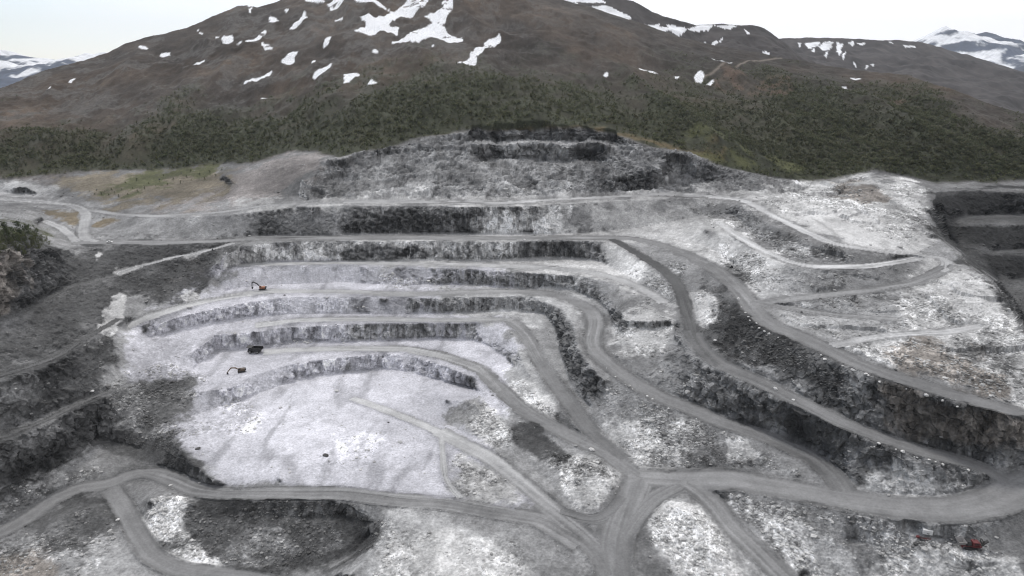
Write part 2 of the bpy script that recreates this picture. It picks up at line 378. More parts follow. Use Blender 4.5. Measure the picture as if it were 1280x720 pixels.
ROAD = np.where(v > 0.4, 1 - sstep(0.74, 1.06, np.abs(rv) + (0.55 + .5 * OLDB) * n1 + .30 * fbm(X, Y, 0 * Z, 30, 3, 13)), 0)
ROADW = blur(v, 2)
PIT = 1 - HILL
FACE = (1 - sstep(0.52, 0.80, Nn[:, :, 2])) * (1 - HILL)
FACE = np.clip(blur(FACE, 1), 0, 1) * (1 - ROAD)

# ------------------------------------------------------------------ ground tones zone by zone: rock and soil, plus some painted shade
wx = PX + 15.0 * fbm(X, Y, Z, 26, 5, 70, .6); wy = PY + 7.5 * fbm(X, Y, Z, 26, 5, 75, .6)
WHITE = np.array([1.0, .995, .985]); COOL = np.array([.98, .975, 1.04]); WARM = np.array([1.05, 1.0, .93]); BROWN = np.array([1.09, 1.0, .915]); NEUT = np.array([1.0, 1.0, 1.0])
OCHRE = np.array([1.2, 1.0, .70]); GREEN = np.array([.95, 1.0, .50]); MAUVE = np.array([1.06, .985, .95])
def tex(x, y, z, s, octv, seed, gain=.72):
    n = fbm(x, y, z, s, octv, seed, gain)
    return n / n.std()
ZN = tex(X, Y, Z, 16, 6, 79, .66)
def zone_alpha(poly, k=7):
    pa = np.array(poly, float)
    b = (wx >= pa[:, 0].min() - 30) & (wx <= pa[:, 0].max() + 30) & (wy >= pa[:, 1].min() - 26) & (wy <= pa[:, 1].max() + 26)
    rr = np.nonzero(b.any(1))[0]; cc = np.nonzero(b.any(0))[0]
    if len(rr) == 0: return None
    sl = (slice(max(rr[0] - k - 2, 0), rr[-1] + k + 3), slice(max(cc[0] - k - 2, 0), cc[-1] + k + 3))
    ins = inside(poly, wx[sl], wy[sl]) * 1.0
    size = math.sqrt(max(ins.sum(), 1))
    k = int(np.clip(size / 7, 2, 11))
    m = blur(blur(ins, k), k)
    return sl, sstep(.22, .78, m + .30 * ZN[sl] * np.sqrt(np.clip(4 * m * (1 - m), 0, 1)))
def zone_map(zones, base, tint):
    A = np.ones(PX.shape + (3,)) * base * tint
    for val, tn, poly in zones:
        r = zone_alpha(poly)
        if r: A[r[0]] = A[r[0]] * (1 - r[1][:, :, None]) + val * tn * r[1][:, :, None]
    return A
def zone_val(zones, base):
    A = np.full(PX.shape, base, float)
    for val, poly in zones:
        r = zone_alpha(poly)
        if r: A[r[0]] = A[r[0]] * (1 - r[1]) + val * r[1]
    return A

LEFTWALL = [(-300,300),(0,314),(60,312),(130,304),(300,300),(306,304),(284,328),(268,352),(236,376),(200,386),(165,372),(150,372),(132,400),(142,420),(148,450),(126,480),(150,520),(165,530),(120,560),(60,600),(0,650),(-300,740)]
FLAT = [
 (.18, NEUT, [(-300,140),(1600,140),(1600,260),(-300,260)]),
 (.20, NEUT, [(380,240),(380,190),(480,185),(680,155),(860,190),(1000,228),(1000,242),(600,250)]),
 (.24, MAUVE, [(280,225),(316,200),(400,188),(430,198),(380,225),(340,252),(200,266),(120,262),(200,250)]),
 (.15, MAUVE, [(-300,215),(60,215),(140,214),(90,240),(60,235),(30,226),(-300,238)]),
 (.165, OCHRE * np.array([.95,1,1.1]), [(60,225),(140,212),(290,205),(284,226),(285,240),(240,252),(130,258),(85,243)]),
 (.10, GREEN, [(138,232),(190,212),(290,203),(284,214),(235,220),(190,236),(130,250),(112,244)]),
 (.33, NEUT, [(-300,228),(20,224),(60,234),(85,246),(110,258),(60,256),(-300,252)]),
 (.17, NEUT, [(-300,252),(40,256),(100,262),(98,280),(60,270),(-300,268)]),
 (.13, OCHRE, [(46,262),(100,262),(100,276),(92,284),(80,276),(62,270)]),
 (.12, OCHRE, [(112,276),(150,270),(152,276),(118,286)]),
 (.30, NEUT, [(74,300),(60,312),(110,308),(160,306),(100,296)]),
 (.07, GREEN, [(-300,280),(70,284),(66,300),(20,310),(-300,312)]),
 (.36, WHITE, [(290,252),(430,248),(600,249),(800,240),(930,236),(1010,230),(1010,262),(900,258),(600,262),(300,268)]),
 (.50, COOL, [(150,430),(165,395),(236,376),(300,330),(430,324),(560,324),(640,324),(640,370),(640,520),(600,560),(640,600),(690,642),(560,634),(430,612),(300,610),(262,592),(205,545),(160,490)]),
 (.42, WHITE, [(430,298),(560,300),(770,300),(820,345),(800,372),(740,345),(640,335),(430,330)]),
 (.36, NEUT, [(560,355),(700,360),(745,385),(720,430),(700,420),(640,398),(560,398)]),
 (.58, COOL, [(235,520),(300,506),(360,484),(430,468),(500,466),(580,492),(560,515),(600,560),(640,600),(560,618),(430,606),(310,604),(270,585),(220,545)]),
 (.58, COOL, [(190,400),(280,362),(430,356),(560,360),(430,370),(280,378),(200,412)]),
 (.54, COOL, [(255,436),(300,425),(430,428),(560,428),(600,440),(600,470),(560,446),(430,444),(310,470),(258,486)]),
 (.50, WHITE, [(590,292),(630,268),(640,258),(700,270),(740,290),(700,297),(590,298)]),
 (.40, WHITE, [(740,268),(860,256),(905,268),(940,300),(900,330),(860,318),(800,297),(740,296)]),
 (.50, WHITE, [(860,270),(900,276),(945,310),(990,330),(960,350),(930,340),(900,330),(880,300)]),
 (.34, WHITE, [(905,330),(945,345),(950,372),(930,372),(905,345)]),
 (.50, WHITE, [(775,390),(848,384),(836,445),(785,452),(770,430)]),
 (.50, WHITE, [(868,365),(896,372),(900,400),(880,408),(870,395)]),
 (.46, WHITE, [(920,256),(1000,226),(1090,218),(1150,228),(1172,250),(1165,285),(1190,310),(1150,318),(1080,310),(1000,280)]),
 (.60, WHITE, [(960,270),(1010,262),(1060,268),(1110,295),(1180,318),(1120,315),(1040,300)]),
 (.58, WHITE, [(1108,222),(1150,230),(1162,246),(1140,268),(1120,245)]),
 (.20, BROWN, [(1030,230),(1090,228),(1120,252),(1080,256),(1040,245)]),
 (.44, WHITE, [(1130,345),(1190,332),(1240,350),(1262,385),(1300,440),(1330,520),(1220,480),(1150,460),(1060,430),(1100,400)]),
 (.30, NEUT, [(945,380),(1060,392),(1120,380),(1130,420),(1040,440),(980,408)]),
 (.40, WHITE, [(1040,430),(1140,415),(1230,404),(1240,420),(1160,424),(1060,440)]),
 (.22, BROWN, [(1100,430),(1160,430),(1220,440),(1260,470),(1262,500),(1200,485),(1130,465)]),
 (.56, WHITE, [(1190,370),(1230,370),(1250,395),(1230,410),(1195,396)]),
 (.55, WHITE, [(1262,460),(1320,450),(1330,520),(1270,512)]),
 (.055, NEUT, [(1168,236),(1600,236),(1600,470),(1345,480),(1284,420),(1264,384),(1242,350),(1212,331),(1178,300),(1168,284),(1162,270)]),
 (.075, NEUT, [(1200,306),(1600,306),(1600,320),(1200,320)]), (.08, NEUT, [(1190,268),(1600,262),(1600,286),(1190,290)]),
 (.078, NEUT, LEFTWALL),
 (.15, NEUT, [(-300,640),(0,541),(60,518),(135,484),(160,478),(101,509),(60,531),(0,556),(-300,660)]),
 (.15, NEUT, [(-300,550),(0,462),(67,442),(112,414),(160,392),(114,426),(67,456),(0,480),(-300,575)]),
 (.13, NEUT, [(0,395),(84,356),(145,341),(150,350),(84,368),(0,412)]),
 (.55, WHITE, [(148,368),(158,372),(156,392),(140,420),(128,410),(138,392)]),
 (.50, WHITE, [(150,335),(262,310),(268,316),(200,330),(152,346)]),
 (.5, WHITE, [(126,312),(136,312),(130,327),(125,326)]),
 (.16, NEUT, [(120,480),(230,470),(260,500),(215,545),(150,540),(130,510)]),
 (.42, COOL, [(150,420),(230,418),(250,440),(225,470),(170,470),(150,450)]),
 (.30, NEUT, [(135,540),(170,505),(188,512),(186,540),(160,540)]),
 (.10, NEUT, [(125,545),(200,540),(235,555),(262,590),(230,596),(180,580),(130,565)]),
 (.20, NEUT, [(-300,640),(0,600),(60,590),(130,570),(200,584),(250,612),(430,624),(430,740),(-300,940)]),
 (.38, WHITE, [(32,600),(60,585),(90,590),(85,606),(40,612)]),
 (.085, NEUT, [(50,640),(100,622),(140,625),(146,655),(120,680),(60,690),(20,668)]),
 (.14, BROWN, [(-300,680),(60,690),(60,740),(-300,760)]),
 (.24, NEUT, [(120,670),(160,660),(200,716),(300,712),(440,706),(430,760),(120,760)]),
 (.52, WHITE, [(168,648),(185,628),(225,620),(250,634),(245,665),(215,685),(195,672)]),
 (.42, WHITE, [(190,678),(240,680),(276,700),(270,716),(200,706)]),
 (.075, NEUT, [(243,622),(440,634),(482,640),(470,680),(440,705),(300,716),(276,696),(248,676)]),
 (.36, NEUT, [(486,628),(560,632),(680,655),(735,680),(745,730),(640,760),(420,760),(470,694)]),
 (.46, WHITE, [(500,680),(560,665),(640,690),(690,720),(640,760),(440,760)]),
 (.24, NEUT, [(560,632),(700,650),(740,690),(745,760),(700,760),(650,690),(600,665)]),
 (.38, WHITE, [(545,520),(590,500),(640,525),(640,562),(600,552)]),
 (.26, NEUT, [(640,520),(770,570),(786,600),(770,640),(720,650),(660,590)]),
 (.50, WHITE, [(690,590),(735,560),(772,590),(768,625),(735,645),(700,620)]),
 (.075, NEUT, [(638,540),(646,526),(668,532),(692,546),(704,562),(722,576),(704,582),(690,574),(676,576),(662,566),(650,562)]),
 (.40, WHITE, [(575,570),(606,572),(640,600),(660,636),(600,630),(570,610)]),
 (.40, WHITE, [(640,470),(690,500),(730,545),(700,535),(655,505),(625,470)]),
 (.16, NEUT, [(690,500),(730,548),(700,540)]),
 (.34, WHITE, [(700,395),(725,420),(722,460),(700,430)]),
 (.22, NEUT, [(740,480),(790,490),(870,520),(960,560),(1040,604),(960,592),(850,592),(790,575),(750,540)]),
 (.48, WHITE, [(745,535),(790,530),(850,560),(860,590),(800,585),(752,552)]),
 (.46, WHITE, [(905,548),(930,545),(958,570),(940,580),(905,578)]),
 (.40, WHITE, [(840,520),(870,520),(880,560),(850,570)]),
 (.13, NEUT, [(850,395),(880,450),(960,485),(1060,540),(1160,580),(1235,595),(1215,612),(1080,608),(1040,585),(960,535),(850,498),(790,470),(780,450),(838,440)]),
 (.24, NEUT, [(780,452),(850,440),(880,470),(850,500),(800,480)]),
 (.50, WHITE, [(1082,596),(1118,574),(1160,588),(1215,596),(1200,614),(1140,618),(1090,610)]),
 (.10, NEUT, [(900,330),(960,405),(1060,455),(1280,520),(1600,600),(1600,640),(1280,575),(1160,555),(1050,510),(960,470),(885,440),(866,400)]),
 (.50, WHITE, [(868,365),(896,368),(902,398),(880,410),(870,395)]),
 (.15, NEUT, [(900,612),(1000,622),(1180,650),(1280,640),(1600,560),(1600,900),(1000,760)]),
 (.27, NEUT, [(930,624),(1000,640),(1060,700),(1100,760),(990,760),(950,680),(915,640)]),
 (.38, WHITE, [(1120,690),(1160,680),(1220,695),(1280,685),(1300,760),(1100,760),(1080,720)]),
 (.11, NEUT, [(1215,640),(1290,628),(1600,560),(1600,700),(1290,690),(1240,672)]),
 (.20, NEUT, [(1100,648),(1150,650),(1230,668),(1260,690),(1160,680)]),
 (.54, WHITE, [(806,650),(840,622),(870,640),(900,690),(940,718),(900,740),(850,715),(820,690)]),
 (.15, NEUT, [(785,650),(808,640),(822,690),(840,720),(800,720)]),
]
FACEZ = [
 (.125, NEUT, [(-300,140),(1600,140),(1600,300),(-300,300)]),
 (.10, NEUT, [(-300,255),(600,250),(640,262),(600,296),(-300,300)]),
 (.32, WHITE, [(590,262),(720,256),(760,290),(590,298)]), (.12, NEUT, [(600,255),(700,253),(696,268),(640,268)]),
 (.20, WHITE, [(700,270),(860,262),(860,300),(740,296)]),
 (.078, NEUT, LEFTWALL), (.17, BROWN, [(150,345),(290,312),(262,350),(220,376),(170,360)]), (.2, BROWN, [(-300,318),(20,318),(25,360),(5,400),(-300,440)]),
 (.62, COOL, [(240,345),(300,305),(430,298),(440,330),(440,470),(290,500),(230,490),(150,430),(180,410)]),
 (.56, WHITE, [(270,340),(290,305),(400,298),(640,300),(640,324),(430,328)]),
 (.12, NEUT, [(425,308),(530,308),(538,324),(430,328)]),
 (.20, NEUT, [(560,336),(780,345),(800,375),(770,395),(560,358)]),
 (.26, NEUT, [(425,370),(690,370),(690,395),(425,395)]), (.09, NEUT, [(440,378),(515,376),(500,394),(440,393)]),
 (.30, NEUT, [(430,404),(640,402),(650,430),(590,424),(430,426)]),
 (.50, COOL, [(430,440),(560,444),(605,486),(560,480),(430,468)]),
 (.08, NEUT, [(696,376),(722,395),(726,430),(745,450),(762,490),(740,510),(712,490),(696,440)]),
 (.34, WHITE, [(775,385),(850,384),(836,450),(780,450)]), (.08, NEUT, [(836,400),(850,400),(848,445),(828,445)]),
 (.22, NEUT, [(900,300),(940,340),(1000,330),(960,370),(900,340)]),
 (.17, NEUT, [(860,246),(940,250),(1010,290),(1090,315),(1110,330),(1010,332),(950,318),(900,270)]),
 (.13, NEUT, [(960,340),(1060,335),(1130,332),(1130,356),(1000,368),(960,366)]),
 (.10, NEUT, [(838,320),(900,340),(960,405),(1060,455),(1280,520),(1600,600),(1600,640),(1280,575),(1160,555),(1050,510),(960,470),(880,440),(850,380)]),
 (.13, BROWN, [(1110,480),(1200,505),(1290,530),(1290,565),(1180,560),(1110,530)]),
 (.12, NEUT, [(850,395),(880,450),(960,485),(1060,540),(1160,580),(1235,595),(1215,612),(1080,608),(1040,585),(960,535),(850,498),(790,470),(780,450),(838,440)]),
 (.42, WHITE, [(868,365),(896,372),(900,400),(880,408),(870,395)]),
 (.34, WHITE, [(1150,320),(1240,345),(1300,430),(1330,520),(1200,480),(1150,400)]),
 (.18, NEUT, [(740,470),(800,490),(1040,600),(850,592),(750,545)]),
 (.085, NEUT, [(1162,236),(1600,236),(1600,470),(1345,480),(1284,420),(1264,384),(1242,350),(1212,331),(1178,300),(1168,284)]),
 (.075, NEUT, [(125,545),(200,535),(235,555),(272,596),(230,600),(180,585),(130,565)]),
 (.07, NEUT, [(243,622),(440,632),(486,640),(472,685),(440,708),(300,716),(276,696),(248,676)]),
 (.07, NEUT, [(638,532),(648,524),(690,543),(716,572),(700,586),(664,574),(645,556)]),
]
FACEZ += [(.045, NEUT, p) for p in (  # dark patches; at caves and overhangs the tone is painted shade
 [(545,257),(590,256),(594,270),(578,276)], [(640,285),(690,286),(702,297),(655,298),(645,292)], [(690,268),(722,261),(712,291),(697,293)], [(766,374),(794,368),(791,386),(776,393)],
 [(718,466),(755,468),(758,490),(740,503),(722,490)], [(491,318),(512,304),(522,312),(507,319),(490,327)], [(372,340),(388,344),(380,352)], [(440,258),(540,258),(560,285),(430,292)], [(336,262),(372,258),(372,292),(336,292)], [(760,190),(805,192),(808,226),(775,222)], [(895,335),(925,350),(930,388),(908,384)], [(1262,452),(1300,452),(1300,464),(1266,462)])]
FACEZ += [(.85, WHITE, p) for p in ([(592,297),(612,280),(630,264),(645,267),(643,288),(668,297)], [(660,296),(664,279),(700,269),(705,288),(692,295)], [(684,256),(724,252),(716,273),(690,275)], [(598,297),(630,266),(641,270),(640,290),(664,294)], [(690,254),(716,253),(708,268),(694,271)], [(660,277),(697,271),(699,285),(664,288)], [(372,222),(388,218),(384,256),(372,258)])]
FLAT += [(.5, WHITE, p) for p in ([(150,366),(158,372),(154,395),(138,414),(134,402)], [(222,372),(236,364),(248,374),(230,382)])]
FLAT += [(.045, NEUT, p) for p in ([(250,624),(440,632),(482,642),(478,650),(380,648),(262,642)], [(440,636),(470,644),(462,676),(446,684)])]  # dark bands below the dug pit's rim, shading painted into the ground tone
FLAT += [(.14, NEUT, p) for p in ([(300,668),(350,660),(380,690),(330,704),(285,700)], [(395,668),(425,665),(430,690),(400,696)])]
FLAT += [(.04, NEUT, p) for p in ([(1176,240),(1600,240),(1600,266),(1180,268)], [(1180,288),(1600,284),(1600,310),(1205,312)], [(1220,322),(1600,320),(1600,346),(1228,346)], [(900,352),(960,420),(1060,470),(1120,486),(1120,520),(1000,480),(905,440),(890,400)])]
RUBZ = [(.75, [(860,254),(915,262),(940,278),(1000,306),(1060,320),(1095,324),(1060,330),(1000,328),(945,310),(910,286),(880,270)]), (.8, [(905,300),(950,325),(1000,338),(1130,335),(1140,350),(1010,366),(955,363),(918,332)]), (.7, [(880,340),(960,420),(1060,470),(1120,490),(1120,520),(1000,480),(905,440),(880,400)]),   # how strewn with broken rock, 0..1
 (.28, LEFTWALL), (.75, [(120,480),(230,440),(260,490),(215,560),(130,560)]), (.9, [(385,425),(325,440),(345,428),(390,426)]),
 (.7, [(470,345),(562,342),(566,358),(480,362)]), (.75, [(780,330),(850,330),(860,380),(800,372)]),
 (.8, [(900,300),(960,345),(950,374),(910,340)]), (.8, [(1020,366),(1130,352),(1240,350),(1300,440),(1320,520),(1200,490),(1060,440),(950,385),(1010,378)]),
 (.7, [(920,256),(1000,226),(1160,228),(1172,285),(1100,310),(1000,280)]), (.15, [(960,270),(1010,262),(1060,268),(1110,295),(1120,315),(1040,300)]),
 (.75, [(560,500),(600,500),(650,540),(640,565),(590,545)]), (.9, [(640,470),(720,540),(700,540),(625,480)]), (1, [(680,570),(770,575),(770,640),(720,650)]), (.8, [(570,570),(650,600),(650,640),(580,625)]),
 (.85, [(740,480),(860,510),(1040,600),(850,592),(790,580),(740,540)]), (.9, [(1080,575),(1215,595),(1200,616),(1085,612)]), (.6, [(850,395),(880,450),(1235,595),(1080,608),(850,498)]),
 (.6, [(770,380),(850,384),(836,450),(780,450)]), (.9, [(905,612),(1180,652),(1290,690),(1300,760),(970,760)]), (.35, [(1100,648),(1230,664),(1262,690),(1160,678)]),
 (.95, [(795,640),(840,618),(950,720),(850,725)]), (.8, [(160,625),(250,620),(300,720),(200,712)]), (.6, [(243,622),(482,640),(470,690),(300,716)]),
 (.6, [(500,670),(640,680),(690,720),(640,760),(440,760)]), (.75, [(-300,690),(0,680),(130,625),(140,700),(0,760)]), (.7, [(0,600),(130,570),(130,600),(0,650)]),
 (.35, [(400,540),(470,530),(480,575),(400,590)]), (.5, [(225,490),(330,500),(330,530),(240,545)]), (.5, [(600,240),(640,205),(760,190),(840,230),(700,245)]),
]
flat = zone_map(FLAT, .24, NEUT)
facec = zone_map(FACEZ, .15, NEUT)
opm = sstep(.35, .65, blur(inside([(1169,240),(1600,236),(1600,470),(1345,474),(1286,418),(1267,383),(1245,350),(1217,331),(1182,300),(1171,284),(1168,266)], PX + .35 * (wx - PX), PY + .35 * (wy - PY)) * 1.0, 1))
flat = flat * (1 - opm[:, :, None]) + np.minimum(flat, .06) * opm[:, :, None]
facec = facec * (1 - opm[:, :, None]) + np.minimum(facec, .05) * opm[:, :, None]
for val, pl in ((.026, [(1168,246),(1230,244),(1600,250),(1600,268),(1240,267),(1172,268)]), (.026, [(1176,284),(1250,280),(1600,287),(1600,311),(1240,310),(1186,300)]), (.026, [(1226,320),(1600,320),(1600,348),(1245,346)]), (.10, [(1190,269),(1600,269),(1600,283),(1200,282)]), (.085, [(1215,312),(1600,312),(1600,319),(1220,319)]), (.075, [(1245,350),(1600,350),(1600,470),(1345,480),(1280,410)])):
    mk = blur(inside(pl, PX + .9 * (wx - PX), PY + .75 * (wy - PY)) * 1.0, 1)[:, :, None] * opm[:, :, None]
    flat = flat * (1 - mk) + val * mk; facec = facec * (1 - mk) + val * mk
RUB = zone_val(RUBZ, 0.12) * (1 - HILL) * (1 - np.clip(ROADW * 1.3, 0, 1))

# ------------------------------------------------------------------ relief: broken rock, ledges, hummocks
stri = fbm(X / 1.7, Y / 1.7, Z / 9.0, 1.0, 3, 21)
big = ridged(X, Y, Z, 16, 4, 31)
fine = fbm(X, Y, Z, 3.2, 4, 41)
free = 1 - np.clip(ROADW * 1.4, 0, 1) * (1 - .6 * OLDB)
amp = sstep(180, 420, Y) * 0.6 + 0.7
jx = X + 1.2 * fine; jy = Y + 1.2 * fbm(X, Y, Z, 3.2, 3, 43); jz = Z + .8 * fine
tilt = X * .22
C1d, C1 = cells(jx / 2.6, jy / 2.6, (jz + tilt) / 3.4, 601)
C2d, C2 = cells(jx / 7.0, jy / 7.0, (jz + tilt) / 6.0, 607)
C3d, C3 = cells(X / 1.45, Y / 1.45, Z / 1.45, 613)
block = 1.25 * (C1 - .5) + 1.3 * (C2 - .5)
led = np.abs(((Z + 3.5 * fbm(X, Y, Z, 20, 3, 23)) / 4.2) % 1.0 - .5) * 2
dn = FACE * free * amp * (.8 * stri + 1.1 * big + .5 * fine + 1.15 * block)
upper = inside([(372,250),(400,205),(480,180),(680,150),(860,186),(1010,226),(1000,241),(600,249)], PX, PY) * 1.0
upper = blur(upper, 4) * (1 - HILL)
led2 = np.abs(((Z + 9 * fbm(X, Y, 0 * Z, 55, 4, 53)) / 11.0) % 1.0 - .5) * 2
dn = dn + upper * free * (2.6 * ridged(X, Y, Z * 1.5, 52, 5, 51) + .8 * fine + 1.6 * (sstep(.3, .7, led2) - .5) * sstep(-.2, .3, fbm(X, Y, Z, 40, 3, 55)) + 1.1 * big + 1.0 * block)
C4d, C4 = cells((X + 9 * fbm(X, Y, 0 * Z, 30, 4, 617)) / 24, (Y + 9 * fbm(X, Y, 0 * Z, 30, 4, 619)) / 24, Z / 15, 623)
spoil = blur(inside([(925,262),(1000,228),(1090,218),(1150,230),(1168,250),(1162,285),(1190,312),(1240,350),(1262,385),(1300,440),(1320,520),(1200,490),(1060,440),(960,390),(1000,340)], PX, PY) * 1.0, 5) * (1 - HILL)
upl = upper * free * 3.6 * (C4 - .5) + spoil * free * 3.4 * (C4 - .5) * sstep(.1, .5, RUB)
lw = blur(inside(LEFTWALL, PX, PY) * 1.0, 3) * free
strata = fbm(X * .5 + Z * .4, Y * .25, Z * 1.1 - X * .15, 5, 4, 57)
dn = dn + lw * (1.2 * strata + .4 * fine + 1.0 * big + .55 * block)
rc = blur(inside([(880,340),(960,420),(1280,525),(1600,600),(1280,580),(1050,512),(960,472),(1235,595),(1080,608),(960,535),(790,470),(840,440),(850,395)], PX, PY) * 1.0, 3) * free
op = blur(inside([(1172,238),(1600,236),(1600,470),(1345,480),(1284,416),(1264,380),(1242,346),(1214,327),(1180,298),(1170,284),(1166,270)], PX, PY) * 1.0, 2) * (1 - HILL)
dn = dn + op * free * (.35 + FACE) * (1.3 * block + 1.5 * big + .7 * fine)
dn = dn + rc * (1.0 * big + 1.1 * strata + .5 * block)
dz = PIT * (1 - FACE) * free * (0.45 * fbm(X, Y, Z, 9, 4, 81) + 0.12 * fine)
dz = dz + RUB * free * (0.9 * (.62 - C3d) * (.3 + 1.4 * C3 ** 3) + 1.4 * (.6 - C1d) * np.where(C1 > .78, C1, 0) + 1.2 * fbm(X, Y, Z, 8, 4, 95)) + upl
dz = dz + ROADW * 0.05 * fbm(X, Y, Z, 4, 2, 99)
# windrows of shoved rock along both edges of the roads
bn = np.where(v > .3, np.abs(rv), 2)
berm = np.exp(-((bn - 1.02) / .09) ** 2) * (0.35 + 0.65 * sstep(-.2, .4, fbm(X, Y, Z, 6, 3, 103)))
dz = dz + 0.55 * berm * (1 - HILL)
far = HILLD * sstep(0, 1, (Y - 600) / 400)
nearr = .25 + .75 * sstep(2, 34, PY - RIDROW[None, :])
dz = dz + HILL * (HILLD * nearr * (15 * ridged(X + .35 * Y, Y * .45, 0 * Z, 130, 5, 111) + 5.0 * ridged(X, Y * .6, 0 * Z, 42, 4, 117)) + .8 * fbm(X, Y, 0 * Z, 8, 4, 121))
P2 = P + Ns * dn[:, :, None]
P2[:, :, 2] += dz
N2 = normals(P2)
STEEP2 = blur(1 - sstep(.50, .88, N2[:, :, 2]), 1)
X2, Y2, Z2 = P2[:, :, 0], P2[:, :, 1], P2[:, :, 2]

# ------------------------------------------------------------------ ground colour from the zone tones, painted shade included
def mix(a, b, t):
    t = t[:, :, None]
    return a * (1 - t) + b * t
sp = fbm(X, Y, Z, 1.3, 2, 131)
mid = fbm(X, Y, Z, 11, 4, 135)
tA = tex(X, Y, Z, 40, 7, 137, .74)                       # patches from tens of metres down to stones
tB = tex(X / 1.4, Y / 5, Z / 6, 3.0, 5, 139, .75)        # drill-hole and run-off streaks down the faces
tC = tex(X, Y * .3 + Z * .3, Z * .8 - X * .22, 9, 5, 143, .72)   # dipping strata
tD = tex(X, Y, Z, 2.6, 3, 145, .85)                      # stones
streak = .34 * tB
strat = np.clip(lw + rc + op + .6 * upper, 0, 1)
fcol = facec * np.exp(.42 * tB * (1 - .6 * strat) + .34 * tC * strat + .22 * tA + .12 * tD + .45 * (C1 - .5) + .32 * (C2 - .5) - .08)[:, :, None]
dust = sstep(.9, 1.9, tB + .5 * tA) * (.75 * (flat.mean(2) > .28) + .22 * (1 - lw))
fcol = mix(fcol, np.maximum(flat * .9, .2), dust)
RUB = RUB * (.25 + .75 * sstep(-.9, .7, tex(X, Y, Z, 26, 5, 147, .65)))
smoothf = sstep(.44, .52, flat.mean(2)) * (1 - sstep(.15, .4, RUB))
gcol = flat * np.exp(.17 * tA * (1 - .6 * smoothf) + .19 * tD * (.45 + RUB) * (1 - .55 * smoothf) + RUB * (.22 * tC * strat + .16 * tB + .62 * (C3 - .5) + .5 * (C1 - .5) + .20 * tA) - .03)[:, :, None]
# broken rock: pale and dark pieces side by side
clump = sstep(-.35, .35, fbm(X, Y, Z, 14, 4, 153))
pale = sstep(.16, .5, fbm(X, Y, Z, 4.5, 4, 151, .7)) * RUB * (.25 + .75 * clump)
dark = sstep(.12, .46, fbm(X, Y, Z, 4.0, 4, 161, .7)) * RUB * (.3 + .7 * sstep(-.3, .4, fbm(X, Y, Z, 18, 3, 169)))
gcol = mix(gcol, gcol * .45, dark * .6)
gcol = mix(gcol, np.clip(gcol * 1.6 + .04, 0, .6), pale * .5)
# wheel tracks across the pale floor
trk = ridged(X + 8 * fbm(X, Y, 0 * Z, 60, 2, 163), Y * .35, 0 * Z, 19, 4, 165)
floorish = sstep(.4, .5, flat.mean(2)) * (1 - RUB) * (1 - FACE)
gcol = gcol * (1 - floorish * (.36 * sstep(.3, .8, trk) + .10 * sstep(0, .5, mid)))[:, :, None]
fcol = fcol * np.exp(upper * (1.0 * (C4 - .5) + .12 * tA))[:, :, None]
ledge = upper * sstep(.80, .97, led2) * sstep(-.3, .4, mid)
fcol = mix(fcol, np.ones(3) * .34, ledge * .7); gcol = mix(gcol, np.ones(3) * .36, ledge * .7)
gcol = gcol * np.exp(spoil * RUB * (.9 * (C2 - .5) + .22 * tC))[:, :, None]
gcol = gcol * np.exp(upper * (.7 * (C4 - .5) + .14 * tB))[:, :, None]
FC = np.clip(.50 * FACE + .62 * STEEP2 * np.clip(.35 + FACE + upper + lw + rc + op, 0, 1), 0, 1) * (1 - ROAD)
col = mix(gcol, fcol, FC)
col = col * (1 + .30 * fbm(X, Y, Z, 32, 3, 167) * (1 - .7 * smoothf))[:, :, None]
# lines of damp and of dust on the roads, laid along their run
rw = rv + .35 * fbm(X, Y, 0 * Z, 45, 3, 177)
lane = (0.62 * vnoise(rw * 4.0 + 40, ru * .02, 0 * rv, 171) + .5 * vnoise(rw * 9.0, ru * .03, 0 * rv, 173)) * (.35 + .65 * sstep(-.35, .3, fbm(X, Y, 0 * Z, 50, 2, 179))) + .30 * tex(X, Y, Z, 14, 5, 175) * .5 + .22 * fbm(X, Y, 0 * Z, 40, 2, 181)
rcol = .93 * rt[:, :, None] * NEUT * (1 + .52 * lane + .10 * sp)[:, :, None]
rcol = rcol * (1.06 - .34 * sstep(.5, 1.0, np.abs(rv)))[:, :, None]
col = mix(col, rcol, ROAD)
# soiled verges
vg = np.clip(blur(v, 3), 0, 1) * (1 - ROAD) * PIT
col = col * (1 - .38 * vg)[:, :, None]
crest = berm * (1 - HILL) * sstep(.05, .5, sp + .3 * fine)
col = mix(col, np.clip(col * 1.7, .14, .5), crest * .6)

# hill: heather, rock, birch scrub, snow
hb = np.ones(PX.shape + (3,)) * np.array([.048, .040, .034])
h1 = fbm(X, Y * .6, 0 * Z, 60, 5, 201); h2 = fbm(X, Y, 0 * Z, 14, 4, 207); h3 = fbm(X, Y, 0 * Z, 3.5, 3, 211)
hT = tex(X, Y * .55, 0 * Z, 60, 7, 203, .74)
hb = hb * np.exp(.27 * hT)[:, :, None]
hb = mix(hb, np.ones(3) * np.array([.062, .047, .036]) * np.exp(.27 * hT)[:, :, None], sstep(-.15, .35, fbm(X, Y, 0 * Z, 130, 3, 213)))
hb = mix(hb, np.ones(3) * np.array([.10, .095, .09]) * (1 + .5 * h3)[:, :, None], sstep(.16, .42, ridged(X, Y * .7, 0 * Z, 70, 5, 217) * .6 + h2 * .5 + .25 * h3) * .62 * (1 - sstep(500, 800, PX) * .6))
TL = np.array([(-280,150),(0,165),(200,142),(400,108),(600,88),(700,92),(850,94),(1000,100),(1150,112),(1280,155),(1580,212)], float)
tl = np.interp(COLS, TL[:, 0], TL[:, 1])[None, :]
WOOD = sstep(-26, 52, PY - tl + 40 * h1 + 26 * h2) * HILL
wood_c = np.ones(3) * np.array([.050, .056, .034]) * (1 + .4 * h2 + .5 * h3)[:, :, None]
